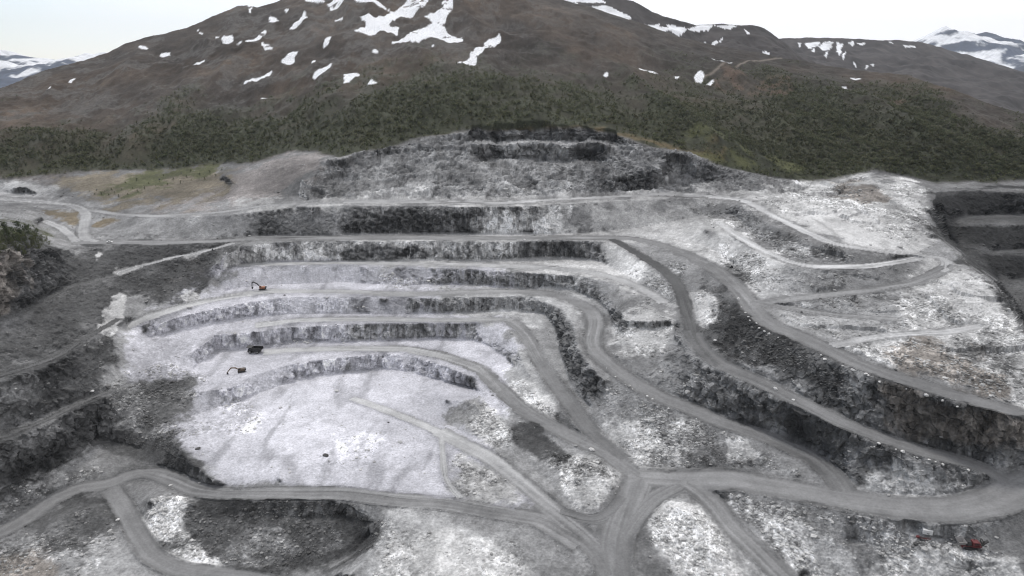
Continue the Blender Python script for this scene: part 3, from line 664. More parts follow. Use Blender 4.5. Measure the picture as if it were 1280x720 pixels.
hb = mix(hb, wood_c, np.clip(WOOD, 0, 1) * .8)
och = inside([(476,190),(530,174),(640,160),(760,158),(830,180),(900,188),(905,200),(860,198),(760,170),(640,166),(520,184),(478,194)], wx, wy) * 1.0
hb = mix(hb, np.ones(3) * np.array([.15, .115, .065]), blur(och, 2) * sstep(-.2, .3, h2 + .2) * .8)
ygr = inside([(850,170),(905,172),(905,186),(1000,200),(1010,215),(940,212),(850,192)], wx, wy) * 1.0
hb = mix(hb, np.ones(3) * np.array([.11, .115, .05]), blur(ygr, 2) * sstep(-.1, .3, h2 + .1) * .7)
red = inside([(905,95),(990,110),(990,124),(920,120),(885,108)], wx, wy) + inside([(1110,130),(1150,130),(1150,140),(1112,138)], wx, wy) * 1.0
hb = mix(hb, np.ones(3) * np.array([.13, .09, .07]), blur(red * 1.0, 2) * sstep(-.2, .3, h2) * .7)
path = dense([(868,103),(890,97),(917,90),(938,83),(955,79),(976,74)], 1.0)
pm = np.zeros(PX.shape)
for a, b in path: pm = np.maximum(pm, np.exp(-(((PX - a) / 1.6) ** 2 + ((PY - b) / 1.0) ** 2)))
hb = mix(hb, np.ones(3) * np.array([.22, .19, .16]), pm * .8)
SNOWP = [
 [(173,61),(185,62),(186,65),(175,64)],[(199,65),(213,66),(211,72),(201,71)],[(240,87),(257,79),(256,82),(244,88)],[(268,49),(273,50),(275,54),(269,53)],[(278,54),(290,51),(295,59),(282,60)],[(290,65),(312,60),(326,54),(328,48),(333,47),(332,53),(324,60),(304,63)],
 [(328,61),(336,65),(342,71),(330,71)],[(353,83),(364,74),(375,74),(366,83),(357,86)],[(334,24),(343,24),(349,31),(338,32)],[(350,16),(365,16),(361,21)],[(360,43),(376,32),(385,30),(380,38),(366,44)],[(303,107),(316,101),(341,90),(337,95),(319,103),(307,108)],
 [(405,61),(412,59),(413,69),(406,70)],[(389,103),(400,96),(415,89),(411,98),(396,105)],[(417,27),(427,25),(428,31),(421,32)],[(377,2),(396,-2),(409,7),(386,4)],[(409,7),(429,3),(431,13),(415,17)],[(88,105),(94,100),(97,101),(91,108)],[(60,121),(64,115),(65,117),(61,123)],[(371,40),(382,25),(385,26),(376,40)],[(243,38),(254,43),(252,45)],
 [(443,48),(459,40),(449,24),(469,27),(492,13),(506,2),(520,-8),(542,-6),(528,10),(506,20),(489,30),(485,37),(497,34),(498,51),(490,47),(475,45),(462,55)],
 [(486,56),(506,54),(516,47),(513,39),(526,33),(543,25),(526,20),(553,13),(553,4),(567,7),(565,22),(554,30),(559,42),(579,50),(577,56),(543,53),(522,61),(509,61),(492,60)],
 [(567,96),(585,88),(590,76),(601,68),(606,55),(624,52),(624,61),(608,68),(606,74),(595,84),(594,93),(576,97)],
 [(428,101),(438,97),(450,100),(437,111),(430,117)],[(459,114),(465,107),(476,114)],[(461,72),(469,68),(476,74)],[(441,4),(469,4),(490,13),(475,13),(445,8)],[(797,89),(806,86),(824,93),(811,96),(800,92)],[(750,101),(758,99),(758,103)],[(840,97),(850,96),(848,101)],
 [(884,85),(894,82),(918,86),(897,89)],[(867,98),(874,94),(881,99),(872,104)],[(880,102),(893,104),(887,107)],[(1061,101),(1078,102),(1068,104)],[(1050,116),(1060,116),(1058,118)],[(945,101),(949,100),(949,103)],[(323,117),(332,118),(340,119),(330,121)],[(388,87),(398,83),(396,88)],[(310,8),(320,2),(312,20)],[(700,-2),(740,3),(730,5)],[(378,60),(382,60),(381,63)],[(434,64),(439,63),(438,66)],[(540,66),(544,66),(542,69)],
]
swx = PX + 5.5 * fbm(X, Y, 0 * Z, 22, 6, 221, .62); swy = PY + 3.6 * fbm(X, Y, 0 * Z, 22, 6, 227, .62)
SNOW = np.zeros(PX.shape)
for pl in SNOWP: SNOW = np.maximum(SNOW, inside(pl, swx, swy) * 1.0)
SNOW = sstep(.35, .6, blur(SNOW, 1)) * (1 - .9 * sstep(.36, .44, fbm(X, Y, 0 * Z, 14, 5, 229)))
SNOW = np.clip(SNOW, 0, 1) * HILL
hb = mix(hb, np.ones(3) * np.array([.80, .81, .83]), SNOW)
col = mix(col, hb, HILL)
col = np.clip(col, .018, .85)
# grassy edge strip where soil meets rock

# ------------------------------------------------------------------ scene helpers
sc = bpy.context.scene
COL = sc.collection
def tag(o, label=None, cat=None, group=None, kind=None):
    if label: o['label'] = label
    if cat: o['category'] = cat
    if group: o['group'] = group
    if kind: o['kind'] = kind
    return o
def np_mesh(name, verts, quads, colors=None, extra=None, smooth=False):
    me = bpy.data.meshes.new(name)
    verts = np.ascontiguousarray(verts, np.float32); quads = np.ascontiguousarray(quads, np.int32)
    k = quads.shape[1]
    me.vertices.add(len(verts)); me.vertices.foreach_set('co', verts.ravel())
    me.loops.add(quads.size); me.loops.foreach_set('vertex_index', quads.ravel())
    me.polygons.add(len(quads)); me.polygons.foreach_set('loop_start', np.arange(0, quads.size, k, dtype=np.int32))
    me.polygons.foreach_set('use_smooth', np.full(len(quads), smooth))
    if colors is not None:
        a = me.attributes.new('tint', 'FLOAT_COLOR', 'POINT')
        c4 = np.ones((len(verts), 4), np.float32); c4[:, :3] = colors
        a.data.foreach_set('color', c4.ravel())
    for nm, val in (extra or {}).items():
        a = me.attributes.new(nm, 'FLOAT', 'POINT')
        a.data.foreach_set('value', np.ascontiguousarray(val, np.float32))
    me.update(calc_edges=True)
    return me
def link(me_or_none, name, parent=None, mat=None):
    o = bpy.data.objects.new(name, me_or_none)
    COL.objects.link(o)
    if mat is not None and me_or_none is not None and len(me_or_none.materials) == 0: me_or_none.materials.append(mat)
    if parent: o.parent = parent
    return o

# ------------------------------------------------------------------ materials
def ground_material(name, scale, lo, hi, bump, rough=.95, rubble=False):
    m = bpy.data.materials.new(name); m.use_nodes = True
    nt = m.node_tree; N = nt.nodes; L = nt.links
    b = N['Principled BSDF']; b.inputs['Roughness'].default_value = rough
    b.inputs['Specular IOR Level'].default_value = .25
    at = N.new('ShaderNodeAttribute'); at.attribute_name = 'tint'
    geo = N.new('ShaderNodeNewGeometry')
    nz = N.new('ShaderNodeTexNoise'); nz.inputs['Scale'].default_value = scale; nz.inputs['Detail'].default_value = 6; nz.inputs['Roughness'].default_value = .65
    L.new(geo.outputs['Position'], nz.inputs['Vector'])
    mr = N.new('ShaderNodeMapRange'); mr.inputs['From Min'].default_value = .3; mr.inputs['From Max'].default_value = .7
    mr.inputs['To Min'].default_value = lo; mr.inputs['To Max'].default_value = hi
    L.new(nz.outputs['Fac'], mr.inputs['Value'])
    vm = N.new('ShaderNodeVectorMath'); vm.operation = 'SCALE'
    L.new(at.outputs['Color'], vm.inputs[0]); L.new(mr.outputs['Result'], vm.inputs['Scale'])
    src = vm.outputs['Vector']; h = nz.outputs['Fac']
    if rubble:
        ra = N.new('ShaderNodeAttribute'); ra.attribute_name = 'rubble'
        vo = N.new('ShaderNodeTexVoronoi'); vo.inputs['Scale'].default_value = .8; vo.inputs['Randomness'].default_value = 1
        L.new(geo.outputs['Position'], vo.inputs['Vector'])
        sx = N.new('ShaderNodeSeparateColor'); L.new(vo.outputs['Color'], sx.inputs['Color'])
        m2 = N.new('ShaderNodeMapRange'); m2.inputs['To Min'].default_value = .66; m2.inputs['To Max'].default_value = 1.36
        L.new(sx.outputs['Red'], m2.inputs['Value'])
        mx = N.new('ShaderNodeMix'); mx.data_type = 'FLOAT'; mx.inputs['A'].default_value = 1
        L.new(ra.outputs['Fac'], mx.inputs['Factor']); L.new(m2.outputs['Result'], mx.inputs['B'])
        v2 = N.new('ShaderNodeVectorMath'); v2.operation = 'SCALE'
        L.new(src, v2.inputs[0]); L.new(mx.outputs['Result'], v2.inputs['Scale']); src = v2.outputs['Vector']
        md = N.new('ShaderNodeMath'); md.operation = 'MULTIPLY'
        L.new(vo.outputs['Distance'], md.inputs[0]); L.new(ra.outputs['Fac'], md.inputs[1])
        ms = N.new('ShaderNodeMath'); ms.operation = 'MULTIPLY_ADD'; ms.inputs[1].default_value = -1.1
        L.new(md.outputs[0], ms.inputs[0]); L.new(nz.outputs['Fac'], ms.inputs[2]); h = ms.outputs[0]
    L.new(src, b.inputs['Base Color'])
    bp = N.new('ShaderNodeBump'); bp.inputs['Strength'].default_value = bump; bp.inputs['Distance'].default_value = 1.0
    L.new(h, bp.inputs['Height']); L.new(bp.outputs['Normal'], b.inputs['Normal'])
    return m
def solid(name, rgb, rough=.5, metal=0, var=.15, scale=3.0):
    m = bpy.data.materials.new(name); m.use_nodes = True
    nt = m.node_tree; N = nt.nodes; L = nt.links; b = N['Principled BSDF']
    b.inputs['Roughness'].default_value = rough; b.inputs['Metallic'].default_value = metal
    tc = N.new('ShaderNodeTexCoord')
    nz = N.new('ShaderNodeTexNoise'); nz.inputs['Scale'].default_value = scale; nz.inputs['Detail'].default_value = 5
    L.new(tc.outputs['Object'], nz.inputs['Vector'])
    mr = N.new('ShaderNodeMapRange'); mr.inputs['From Min'].default_value = .3; mr.inputs['From Max'].default_value = .7
    mr.inputs['To Min'].default_value = 1 - var; mr.inputs['To Max'].default_value = 1 + var
    L.new(nz.outputs['Fac'], mr.inputs['Value'])
    vm = N.new('ShaderNodeVectorMath'); vm.operation = 'SCALE'; vm.inputs[0].default_value = rgb
    L.new(mr.outputs['Result'], vm.inputs['Scale']); L.new(vm.outputs['Vector'], b.inputs['Base Color'])
    return m
M_ground = ground_material('quarry_rock', .9, .72, 1.28, .55, rubble=True)
M_road = ground_material('crushed_stone', 1.2, .86, 1.14, .12)
M_hill = ground_material('heather', .55, .6, 1.4, .5)
M_far = ground_material('far_rock', .02, .75, 1.25, .3)
M_rub = ground_material('loose_rock', 1.6, .8, 1.2, .3)
M_leaf = ground_material('birch_foliage', 1.5, .6, 1.4, .0, rough=.8)
def add_translucency(m, f):
    N = m.node_tree.nodes; L = m.node_tree.links
    out = [n for n in N if n.type == 'OUTPUT_MATERIAL'][0]; b = N['Principled BSDF']
    tr = N.new('ShaderNodeBsdfTranslucent'); L.new(b.inputs['Base Color'].links[0].from_socket, tr.inputs['Color'])
    ms = N.new('ShaderNodeMixShader'); ms.inputs[0].default_value = f
    L.new(b.outputs[0], ms.inputs[1]); L.new(tr.outputs[0], ms.inputs[2]); L.new(ms.outputs[0], out.inputs['Surface'])
add_translucency(M_leaf, .5)

# ------------------------------------------------------------------ terrain objects
R_, C_ = PX.shape
idx = np.arange(R_ * C_).reshape(R_, C_)
quads = np.stack([idx[:-1, :-1], idx[:-1, 1:], idx[1:, 1:], idx[1:, :-1]], 2).reshape(-1, 4)
f4 = lambda A: (A[:-1, :-1] + A[:-1, 1:] + A[1:, 1:] + A[1:, :-1]).ravel() * .25
roadf = f4(ROAD * (1 - OLDB)) > .5
hillf = (f4(HILL) > .5) & ~roadf
VP = P2.reshape(-1, 3); VC = col.reshape(-1, 3); VR = (RUB * (1 - .5 * FACE)).ravel()
def sub_mesh(name, mask, mat, smooth=False):
    q = quads[mask]
    u, inv = np.unique(q, return_inverse=True)
    me = np_mesh(name, VP[u], inv.reshape(-1, 4), VC[u], {'rubble': VR[u]}, smooth)
    return tag(link(me, name, None, mat), kind='structure')
sub_mesh('quarry_ground', ~roadf & ~hillf, M_ground)
sub_mesh('haul_road', roadf, M_road, True)
sub_mesh('mountain', hillf, M_hill, True)

def ground_index(px, py):
    c = int(np.clip(round((px - COLS[0]) / (COLS[1] - COLS[0])), 0, C_ - 1))
    r = int(np.argmin(np.abs(PY[:nL + NU, c] - py)))
    return r, c
def ground(px, py):
    r, c = ground_index(px, py)
    return Vector(P2[r, c])

# the wide valley floor everything stands on
me = np_mesh('ground', np.array([[-20000, -3000, -45], [20000, -3000, -45], [20000, 20000, -45], [-20000, 20000, -45]]), np.array([[0, 1, 2, 3]]), np.ones((4, 3)) * np.array([.06, .06, .04]), {'rubble': np.zeros(4)})
tag(link(me, 'ground', None, M_hill), kind='structure')

# ------------------------------------------------------------------ mountains further off
def far_mountain(name, sky, dist, depth, base_z, relief, seed, base, snow, rough_scale):
    sky = np.array(sky, float)
    cx = np.linspace(sky[0, 0], sky[-1, 0], 620)
    py = np.interp(cx, sky[:, 0], sky[:, 1])
    Xr, Yr, Zr = unproject(cx, py, np.full(cx.shape, dist))
    s = np.concatenate([np.linspace(-1, 0, 110), np.linspace(0, .8, 24)[1:]])[:, None]
    Yv = Yr[None, :] + s * depth
    Xv = Xr[None, :] * np.ones_like(s)
    fall = np.where(s < 0, np.abs(s) ** .9, s * 1.1)
    Zv = Zr[None, :] + (base_z - Zr[None, :]) * fall
    w = np.clip(np.abs(s) * 6, 0.06, 1)
    Zv = Zv + relief * w * (ridged(Xv, Yv, 0 * Xv, rough_scale, 5, seed) - .75) + relief * .4 * w * fbm(Xv, Yv, 0 * Xv, rough_scale * .22, 4, seed + 9)
    Zv = Zv + relief * .12 * fbm(Xv, Yv, 0 * Xv, rough_scale * .12, 3, seed + 19)
    px, pyv = project(Xv, Yv, Zv)
    c = np.ones(Xv.shape + (3,)) * np.array(base) * (1 + .45 * fbm(Xv, Yv, 0 * Xv, rough_scale * .3, 4, seed + 3) + .35 * fbm(Xv, Yv, 0 * Xv, rough_scale * .06, 3, seed + 5))[:, :, None]
    sn = snow(px + 2.5 * fbm(Xv, Yv, 0 * Xv, rough_scale * .10, 4, seed + 7), pyv + 1.6 * fbm(Xv, Yv, 0 * Xv, rough_scale * .10, 4, seed + 8), Xv, Yv, Zv)
    c = np.clip(mix(c, np.ones(3) * np.array([.80, .81, .83]), sn), .015, .85)
    i = np.arange(Xv.size).reshape(Xv.shape)
    qd = np.stack([i[:-1, :-1], i[:-1, 1:], i[1:, 1:], i[1:, :-1]], 2).reshape(-1, 4)
    me = np_mesh(name, np.stack([Xv, Yv, Zv], 2).reshape(-1, 3), qd, c.reshape(-1, 3), None, True)
    return tag(link(me, name, None, M_far), kind='structure')
def poly_snow(polys):
    def f(px, py, X, Y, Z):
        r = np.zeros(px.shape)
        for p in polys: r = np.maximum(r, inside(p, px, py) * 1.0)
        return r
    return f
S2 = [[(700,2),(722,4),(728,10),(708,9)],[(740,8),(758,6),(790,22),(784,28),(764,18)],[(800,31),(826,33),(838,37),(822,44),(806,40)],[(687,-6),(747,-4),(760,4),(700,2)],[(718,6),(739,9),(758,7),(782,24),(776,31),(756,18),(724,13)],[(772,27),(800,30),(816,31),(826,29),(813,41),(800,34),(775,33)],[(823,38),(834,34),(829,48),(823,47)],[(832,31),(856,34),(848,46),(838,40)],[(849,34),(851,45),(858,37)],[(857,37),(870,32),(891,31),(886,38),(866,39)],[(891,32),(920,32),(911,38)],[(930,34),(938,42),(934,42)],[(951,63),(962,66),(960,71),(953,67)],[(881,54),(884,53),(886,59),(883,60)],[(888,56),(895,51),(898,52),(891,58)],[(899,50),(904,47),(905,49),(900,53)],[(760,40),(790,44),(812,46),(800,48)]]
far_mountain('mountain_shoulder', [(520,-30),(600,-22),(690,-12),(740,-6),(791,0),(815,13),(835,21),(855,26),(870,31),(905,30),(941,31),(955,35),(964,41),(977,50),(990,62),(1010,80),(1040,110),(1070,150)], 2300, 900, 60, 34, 301, (.058, .052, .050), poly_snow(S2), 260)
S3 = [[(997,53),(1002,54),(1000,60)],[(1006,53),(1026,51),(1022,58),(1010,60)],[(1023,58),(1030,52),(1042,52),(1036,63),(1026,62)],[(1046,53),(1054,54),(1050,69),(1046,66)],[(1053,70),(1056,64),(1057,66),(1054,75)],[(1057,53),(1069,52),(1066,58)],[(1128,56),(1144,58),(1144,60),(1132,59)],[(1067,78),(1070,78),(1069,85)],[(1081,81),(1084,82),(1083,88)],[(1088,81),(1092,80),(1090,84)],[(1072,54),(1082,53),(1078,57)],[(1110,52),(1118,52),(1116,54)],[(1030,70),(1034,64),(1035,66),(1032,72)],[(1012,64),(1018,60),(1017,66)]]
far_mountain('mountain_spur', [(860,70),(930,55),(977,48),(1018,46),(1050,47),(1085,49),(1120,50),(1152,52),(1186,62),(1210,68),(1236,75.6),(1280,91),(1340,118),(1420,150),(1600,215)], 3600, 1500, 20, 40, 331, (.060, .054, .052), poly_snow(S3), 380)
def peak_snow(sd, lo, hi, k):
    def f(px, py, X, Y, Z):
        n = ridged(X + .6 * Z, Y * .6, Z * .8, 520, 6, sd) * .8 + .5 * fbm(X - Z, Y, Z, 280, 4, sd + 4)
        return sstep(k, k + .12, n + .5 * (Z - lo) / (hi - lo))
    return f
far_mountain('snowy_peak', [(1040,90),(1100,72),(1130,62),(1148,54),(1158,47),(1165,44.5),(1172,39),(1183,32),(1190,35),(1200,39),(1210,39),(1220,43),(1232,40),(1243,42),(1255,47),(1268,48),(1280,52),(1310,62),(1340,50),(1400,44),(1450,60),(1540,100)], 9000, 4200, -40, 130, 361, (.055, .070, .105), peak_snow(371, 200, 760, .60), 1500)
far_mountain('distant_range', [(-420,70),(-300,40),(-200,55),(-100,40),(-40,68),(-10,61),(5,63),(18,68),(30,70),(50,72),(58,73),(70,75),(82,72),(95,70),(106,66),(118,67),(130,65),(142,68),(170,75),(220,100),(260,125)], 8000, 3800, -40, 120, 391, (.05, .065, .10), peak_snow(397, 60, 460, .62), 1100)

# ------------------------------------------------------------------ woods on the lower slopes
def leaf_cloud(n, seed):
    r = np.random.default_rng(seed)
    c = r.normal(size=(n, 3)); c /= np.linalg.norm(c, axis=1, keepdims=True)
    c *= (r.random((n, 1)) ** .45)
    c[:, 2] = c[:, 2] * .5 + .56; c[:, :2] *= .42 * (1.25 - .75 * np.abs(c[:, 2:3] - .45))
    a = r.normal(size=(n, 3)) * (1, 1, .6); b = r.normal(size=(n, 3)) * (1, 1, .6)
    a /= np.linalg.norm(a, axis=1, keepdims=True); b -= a * (a * b).sum(1, keepdims=True); b /= np.linalg.norm(b, axis=1, keepdims=True)
    return c, a, b, r
def forest():
    w = (np.clip(WOOD, 0, 1) ** 1.6 * HILL * (1 - SNOW) * (1 - pm) * sstep(-.35, .15, h2 + .4 * h1 + .25))[:nL + NU] * (Y[:nL + NU] / 800) ** 1.6
    w *= .35 + .65 * sstep(2, 16, FEROW[None, :] - PY[:nL + NU])
    w *= 1 - .75 * np.clip(blur(och + ygr, 2)[:nL + NU], 0, 1)
    w = np.clip(w.ravel(), 0, None); w /= w.sum()
    n = 44000
    pick = rng.choice(w.size, n, p=w)
    base = VP[pick] + np.stack([rng.uniform(-1.5, 1.5, n), rng.uniform(-1.5, 1.5, n), np.full(n, -.3)], 1)
    hgt = (1.1 + 2.9 * rng.random(n) ** 1.6) * (1 + .3 * h1.ravel()[pick]) * (.6 + .5 * np.clip(WOOD.ravel()[pick], 0, 1))
    K = 16; T = 10
    verts, cols = [], []
    tone = np.array([.098, .115, .070]) * (1 + .16 * rng.normal(size=(n, 1)).clip(-1.6, 2) + .9 * h1.ravel()[pick][:, None] + .4 * h2.ravel()[pick][:, None]) + np.array([.030, .012, .006]) * rng.random((n, 1))
    rim = np.clip(1 - (FEROW[pick % C_] - PY.ravel()[pick]) / 26, 0, 1)[:, None] * rng.random((n, 1))
    tone = tone + rim * np.array([.030, .042, .006])
    for t in range(T):
        c, a, b, r = leaf_cloud(K, 500 + t)
        sel = np.arange(t, n, T)
        s = r.uniform(.075, .16, (K, 1))
        q4 = np.stack([c - a * s - b * s, c + a * s - b * s, c + a * s + b * s, c - a * s + b * s], 1)      # K,4,3
        vv = base[sel][:, None, None, :] + q4[None] * hgt[sel][:, None, None, None]
        cc = tone[sel][:, None, None, :] * (1 + .25 * r.normal(size=(1, K, 1, 1)).clip(-1.4, 1.6)) * np.ones((1, 1, 4, 1))
        verts.append(vv.reshape(-1, 3)); cols.append(cc.reshape(-1, 3))
    V = np.concatenate(verts); Cc = np.clip(np.concatenate(cols), .012, .16)
    me = np_mesh('birch_wood', V, np.arange(len(V)).reshape(-1, 4), Cc)
    tag(link(me, 'birch_wood', None, M_leaf), 'dark olive birch wood covering the lower mountain slope above the quarry', 'wood', kind='stuff')
forest()

M_bark = solid('birch_bark', (.16, .15, .13), .9, 0, .4, 6)
def tube(pts, rad, n=6):
    pts = [Vector(p) for p in pts]; V, F = [], []
    for i, p in enumerate(pts):
        d = (pts[min(i + 1, len(pts) - 1)] - pts[max(i - 1, 0)]).normalized()
        u = d.orthogonal().normalized(); w = d.cross(u)
        for k in range(n):
            a = 2 * math.pi * k / n
            V.append(tuple(p + (u * math.cos(a) + w * math.sin(a)) * rad[i]))
    for i in range(len(pts) - 1):
        for k in range(n):
            F.append((i * n + k, i * n + (k + 1) % n, (i + 1) * n + (k + 1) % n, (i + 1) * n + k))
    F.append(tuple(range(n))[::-1]); F.append(tuple(range((len(pts) - 1) * n, len(pts) * n)))
    return V, F
def join(parts):
    V, F = [], []
    for v, f in parts:
        o = len(V); V += list(v); F += [tuple(i + o for i in ff) for ff in f]
    return V, F
def py_mesh(name, vf, bevel=0):
    me = bpy.data.meshes.new(name); me.from_pydata([tuple(v) for v in vf[0]], [], vf[1]); me.update()
    bm = bmesh.new(); bm.from_mesh(me)
    bmesh.ops.recalc_face_normals(bm, faces=bm.faces)
    if bevel:
        es = [e for e in bm.edges if len(e.link_faces) == 2 and e.calc_face_angle(0) > .6]
        bmesh.ops.bevel(bm, geom=es, offset=bevel, segments=1, affect='EDGES', clamp_overlap=True)
    bm.to_mesh(me); bm.free()
    return me
def tree_meshes(seed, h, leafcol, nleaf, wide):
    r = random.Random(seed)
    limbs = [tube([(0, 0, -.4), (.05 * h * r.uniform(-1, 1), .05 * h * r.uniform(-1, 1), h * .45), (.08 * h * r.uniform(-1, 1), .06 * h * r.uniform(-1, 1), h * .93)], [.022 * h, .014 * h, .003 * h])]
    for k in range(7):
        z0 = h * r.uniform(.2, .75); a = r.uniform(0, 6.28); l = h * r.uniform(.14, .3) * wide
        limbs.append(tube([(0, 0, z0), (l * .6 * math.cos(a), l * .6 * math.sin(a), z0 + l * .5), (l * math.cos(a), l * math.sin(a), z0 + l * 1.1)], [.009 * h, .006 * h, .002 * h], 4))
    tr = py_mesh('trunk', join(limbs))
    g = np.random.default_rng(seed)
    centers = np.stack([g.normal(size=26) * .16 * h * wide, g.normal(size=26) * .16 * h * wide, g.uniform(.16, .95, 26) * h], 1)
    centers[:, :2] *= (1.25 - centers[:, 2:3] / h)
    c = centers[g.integers(0, 26, nleaf)] + g.normal(size=(nleaf, 3)) * .065 * h
    a = g.normal(size=(nleaf, 3)); a /= np.linalg.norm(a, axis=1, keepdims=True)
    b = g.normal(size=(nleaf, 3)); b -= a * (a * b).sum(1, keepdims=True); b /= np.linalg.norm(b, axis=1, keepdims=True)
    s = g.uniform(.014, .034, (nleaf, 1)) * h
    V = np.stack([c - a * s - b * s * .7, c + a * s - b * s * .7, c + a * s + b * s * .7, c - a * s + b * s * .7], 1).reshape(-1, 3)
    cc = np.array(leafcol) * (1 + .4 * g.normal(size=(nleaf, 1)).clip(-1.4, 1.6))
    cr = np_mesh('crown', V, np.arange(len(V)).reshape(-1, 4), np.repeat(np.clip(cc, .012, .2), 4, 0))
    tr.materials.append(M_bark); cr.materials.append(M_leaf)
    return tr, cr
TREES = [tree_meshes(900 + k, 1.0 * h, lc, 420, w) for k, (h, lc, w) in enumerate([(7.0, (.060, .076, .034), 1.35), (6.5, (.080, .090, .040), 1.45), (7.6, (.052, .066, .032), 1.25), (5.5, (.095, .105, .045), 1.5)])]
def plant(px, py, kind, label, cat, group, name='birch_tree', s=1.0):
    t = link(None, name); g = ground(px, py); t.location = g + Vector((0, 0, -.15)); t.rotation_euler = (0, 0, random.uniform(0, 6.28)); t.scale = (s, s, s * random.uniform(.85, 1.1))
    t.empty_display_size = .5
    tr, cr = TREES[kind]
    link(tr, 'trunk', t); link(cr, 'crown', t)
    return tag(t, label, cat, group)
for px, py, k, s in [(-14,303,2,1.05),(-4,299,0,1.0),(3,306,1,1.0),(8,296,2,1.1),(13,309,3,.9),(17,301,0,1.15),(23,295,2,1.0),(26,306,1,1.05),(31,300,0,1.1),(36,294,2,.85),(39,304,1,1.0),(44,299,0,.9),(47,307,3,.9),(53,303,3,.8),(58,304,3,.7),(20,312,3,.7),(35,312,3,.75),(6,314,3,.7),(-24,306,0,1.1),(62,306,3,.45),(2,318,1,.9),(12,319,3,.9),(24,317,1,.8),(30,319,3,.75),(42,314,3,.8),(50,312,1,.7),(-10,318,1,.9),(18,307,1,1.1),(41,309,1,.9),(10,304,2,1.1),(28,303,2,1.05),(-20,314,0,1.0)]:
    plant(px, py, k, 'bushy green birch in the clump on the knoll at the left edge', 'tree', 'birch trees on the knoll at the left edge', s=s * 1.25)
for px, py in [(112,240),(118,243),(121,239),(127,243),(131,240),(136,244),(139,238),(143,242),(148,246),(152,238),(160,243),(166,236),(172,240),(181,236),(186,230),(194,233),(200,228),(210,231),(217,225),(226,229),(233,222),(240,226),(249,219),(256,224),(262,216),(270,220),(277,213),(171,226),(157,230),(204,220),(238,214)]:
    plant(px, py, random.randint(0, 3), 'small dark scrub tree dotted over the tan meadow left of the upper faces', 'shrub', 'scrub on the meadow at the left', 'scrub_tree', s=random.uniform(.28, .45))

# ------------------------------------------------------------------ loose rock
def ico_rock(seed, sub=1, squash=.7):
    bm = bmesh.new(); bmesh.ops.create_icosphere(bm, subdivisions=sub, radius=1)
    g = np.random.default_rng(seed)
    k = [Vector(g.normal(size=3)).normalized() for _ in range(7)]; off = [g.uniform(.55, .9) for _ in k]
    for v in bm.verts:
        p = v.co.copy()
        for n, o in zip(k, off):
            d = p.dot(n)
            if d > o: p -= n * (d - o)
        p = p * (1 + .08 * g.normal())
        p.z *= squash
        v.co = p
    return bm
def rubble():
    zones = [(p, d) for d, p in RUBZ if d > .3 and p is not LEFTWALL]
    tmpl = []
    for k in range(8):
        bm = ico_rock(40 + k, 1); bmesh.ops.triangulate(bm, faces=bm.faces); bm.verts.index_update()
        tmpl.append((np.array([v.co[:] for v in bm.verts]), np.array([[v.index for v in f.verts] for f in bm.faces]))); bm.free()
    w = (np.clip(RUB, 0, 1) ** 2 * (1 - HILL) * (1 - .6 * FACE) * (ROADW < .02)).copy()
    w += .05 * np.clip(berm, 0, 1) * (1 - HILL)
    w[(PX < -60) | (PX > 1340) | (PY > 780)] = 0
    w[nL:] *= .4
    wf = np.clip(w.ravel(), 0, None) * (Y.ravel() / 300) ** 2; wf /= wf.sum()
    n = 20000
    pick = rng.choice(wf.size, n, p=wf)
    base = VP[pick]; tint = VC[pick]
    size = (.22 + .62 * rng.random(n) ** 3.5) * (1 + .9 * (rng.random(n) > .97)) * (.8 + .0012 * base[:, 1])
    light = np.clip(tint.mean(1) * rng.uniform(.7, 2.0, n) + .03, .06, .55)
    V, F, Cc, o = [], [], [], 0
    for k, (tv, tf) in enumerate(tmpl):
        s = np.arange(k, n, 8)
        a = rng.uniform(0, 6.28, len(s)); ca, sa = np.cos(a), np.sin(a)
        st = np.stack([rng.uniform(.7, 1.3, len(s)), rng.uniform(.7, 1.3, len(s)), rng.uniform(.6, 1.2, len(s))], 1)
        q = tv[None] * st[:, None, :] * size[s][:, None, None]
        x = q[:, :, 0] * ca[:, None] - q[:, :, 1] * sa[:, None]; y = q[:, :, 0] * sa[:, None] + q[:, :, 1] * ca[:, None]
        q = np.stack([x, y, q[:, :, 2] + size[s][:, None] * .15], 2) + base[s][:, None, :]
        V.append(q.reshape(-1, 3)); m = len(tv)
        F.append((tf[None] + (np.arange(len(s)) * m)[:, None, None] + o).reshape(-1, 3)); o += m * len(s)
        Cc.append(np.repeat(light[s][:, None] * np.array([1, .99, .97]), m, 0))
    me = np_mesh('rubble', np.concatenate(V), np.concatenate(F), np.concatenate(Cc))
    tag(link(me, 'rubble', None, M_rub), 'broken grey and white rubble strewn over the quarry slopes', 'rubble', kind='stuff')
rubble()
BM = {}
for tone, rgb in (('white', (.60, .59, .575)), ('grey', (.24, .24, .235)), ('dark', (.075, .072, .07))):
    mat = solid(tone + '_stone', rgb, .9, 0, .3, 1.5)
    BM[tone] = []
    for k in range(4):
        bm = ico_rock(70 + k, 2, .72); me = bpy.data.meshes.new('boulder'); bm.to_mesh(me); bm.free(); me.materials.append(mat); BM[tone].append(me)
def boulder(px, py, r, tone, label, group=None, name='boulder'):
    g = ground(px, py); o = link(random.choice(BM[tone]), name)
    o.location = g + Vector((0, 0, r * .2)); o.rotation_euler = (random.uniform(-.2, .2), random.uniform(-.2, .2), random.uniform(0, 6.28))
    o.scale = (r * random.uniform(.85, 1.3), r * random.uniform(.8, 1.1), r * random.uniform(.75, 1.05))
    return tag(o, label, 'boulder', group)
def row(pts, tone, r, label, group):
    for px, py in pts: boulder(px + random.uniform(-2, 2), py + random.uniform(-.8, .8), r * random.choice((.5, .65, .8, .95, 1.1, 1.35)), tone, label, group)
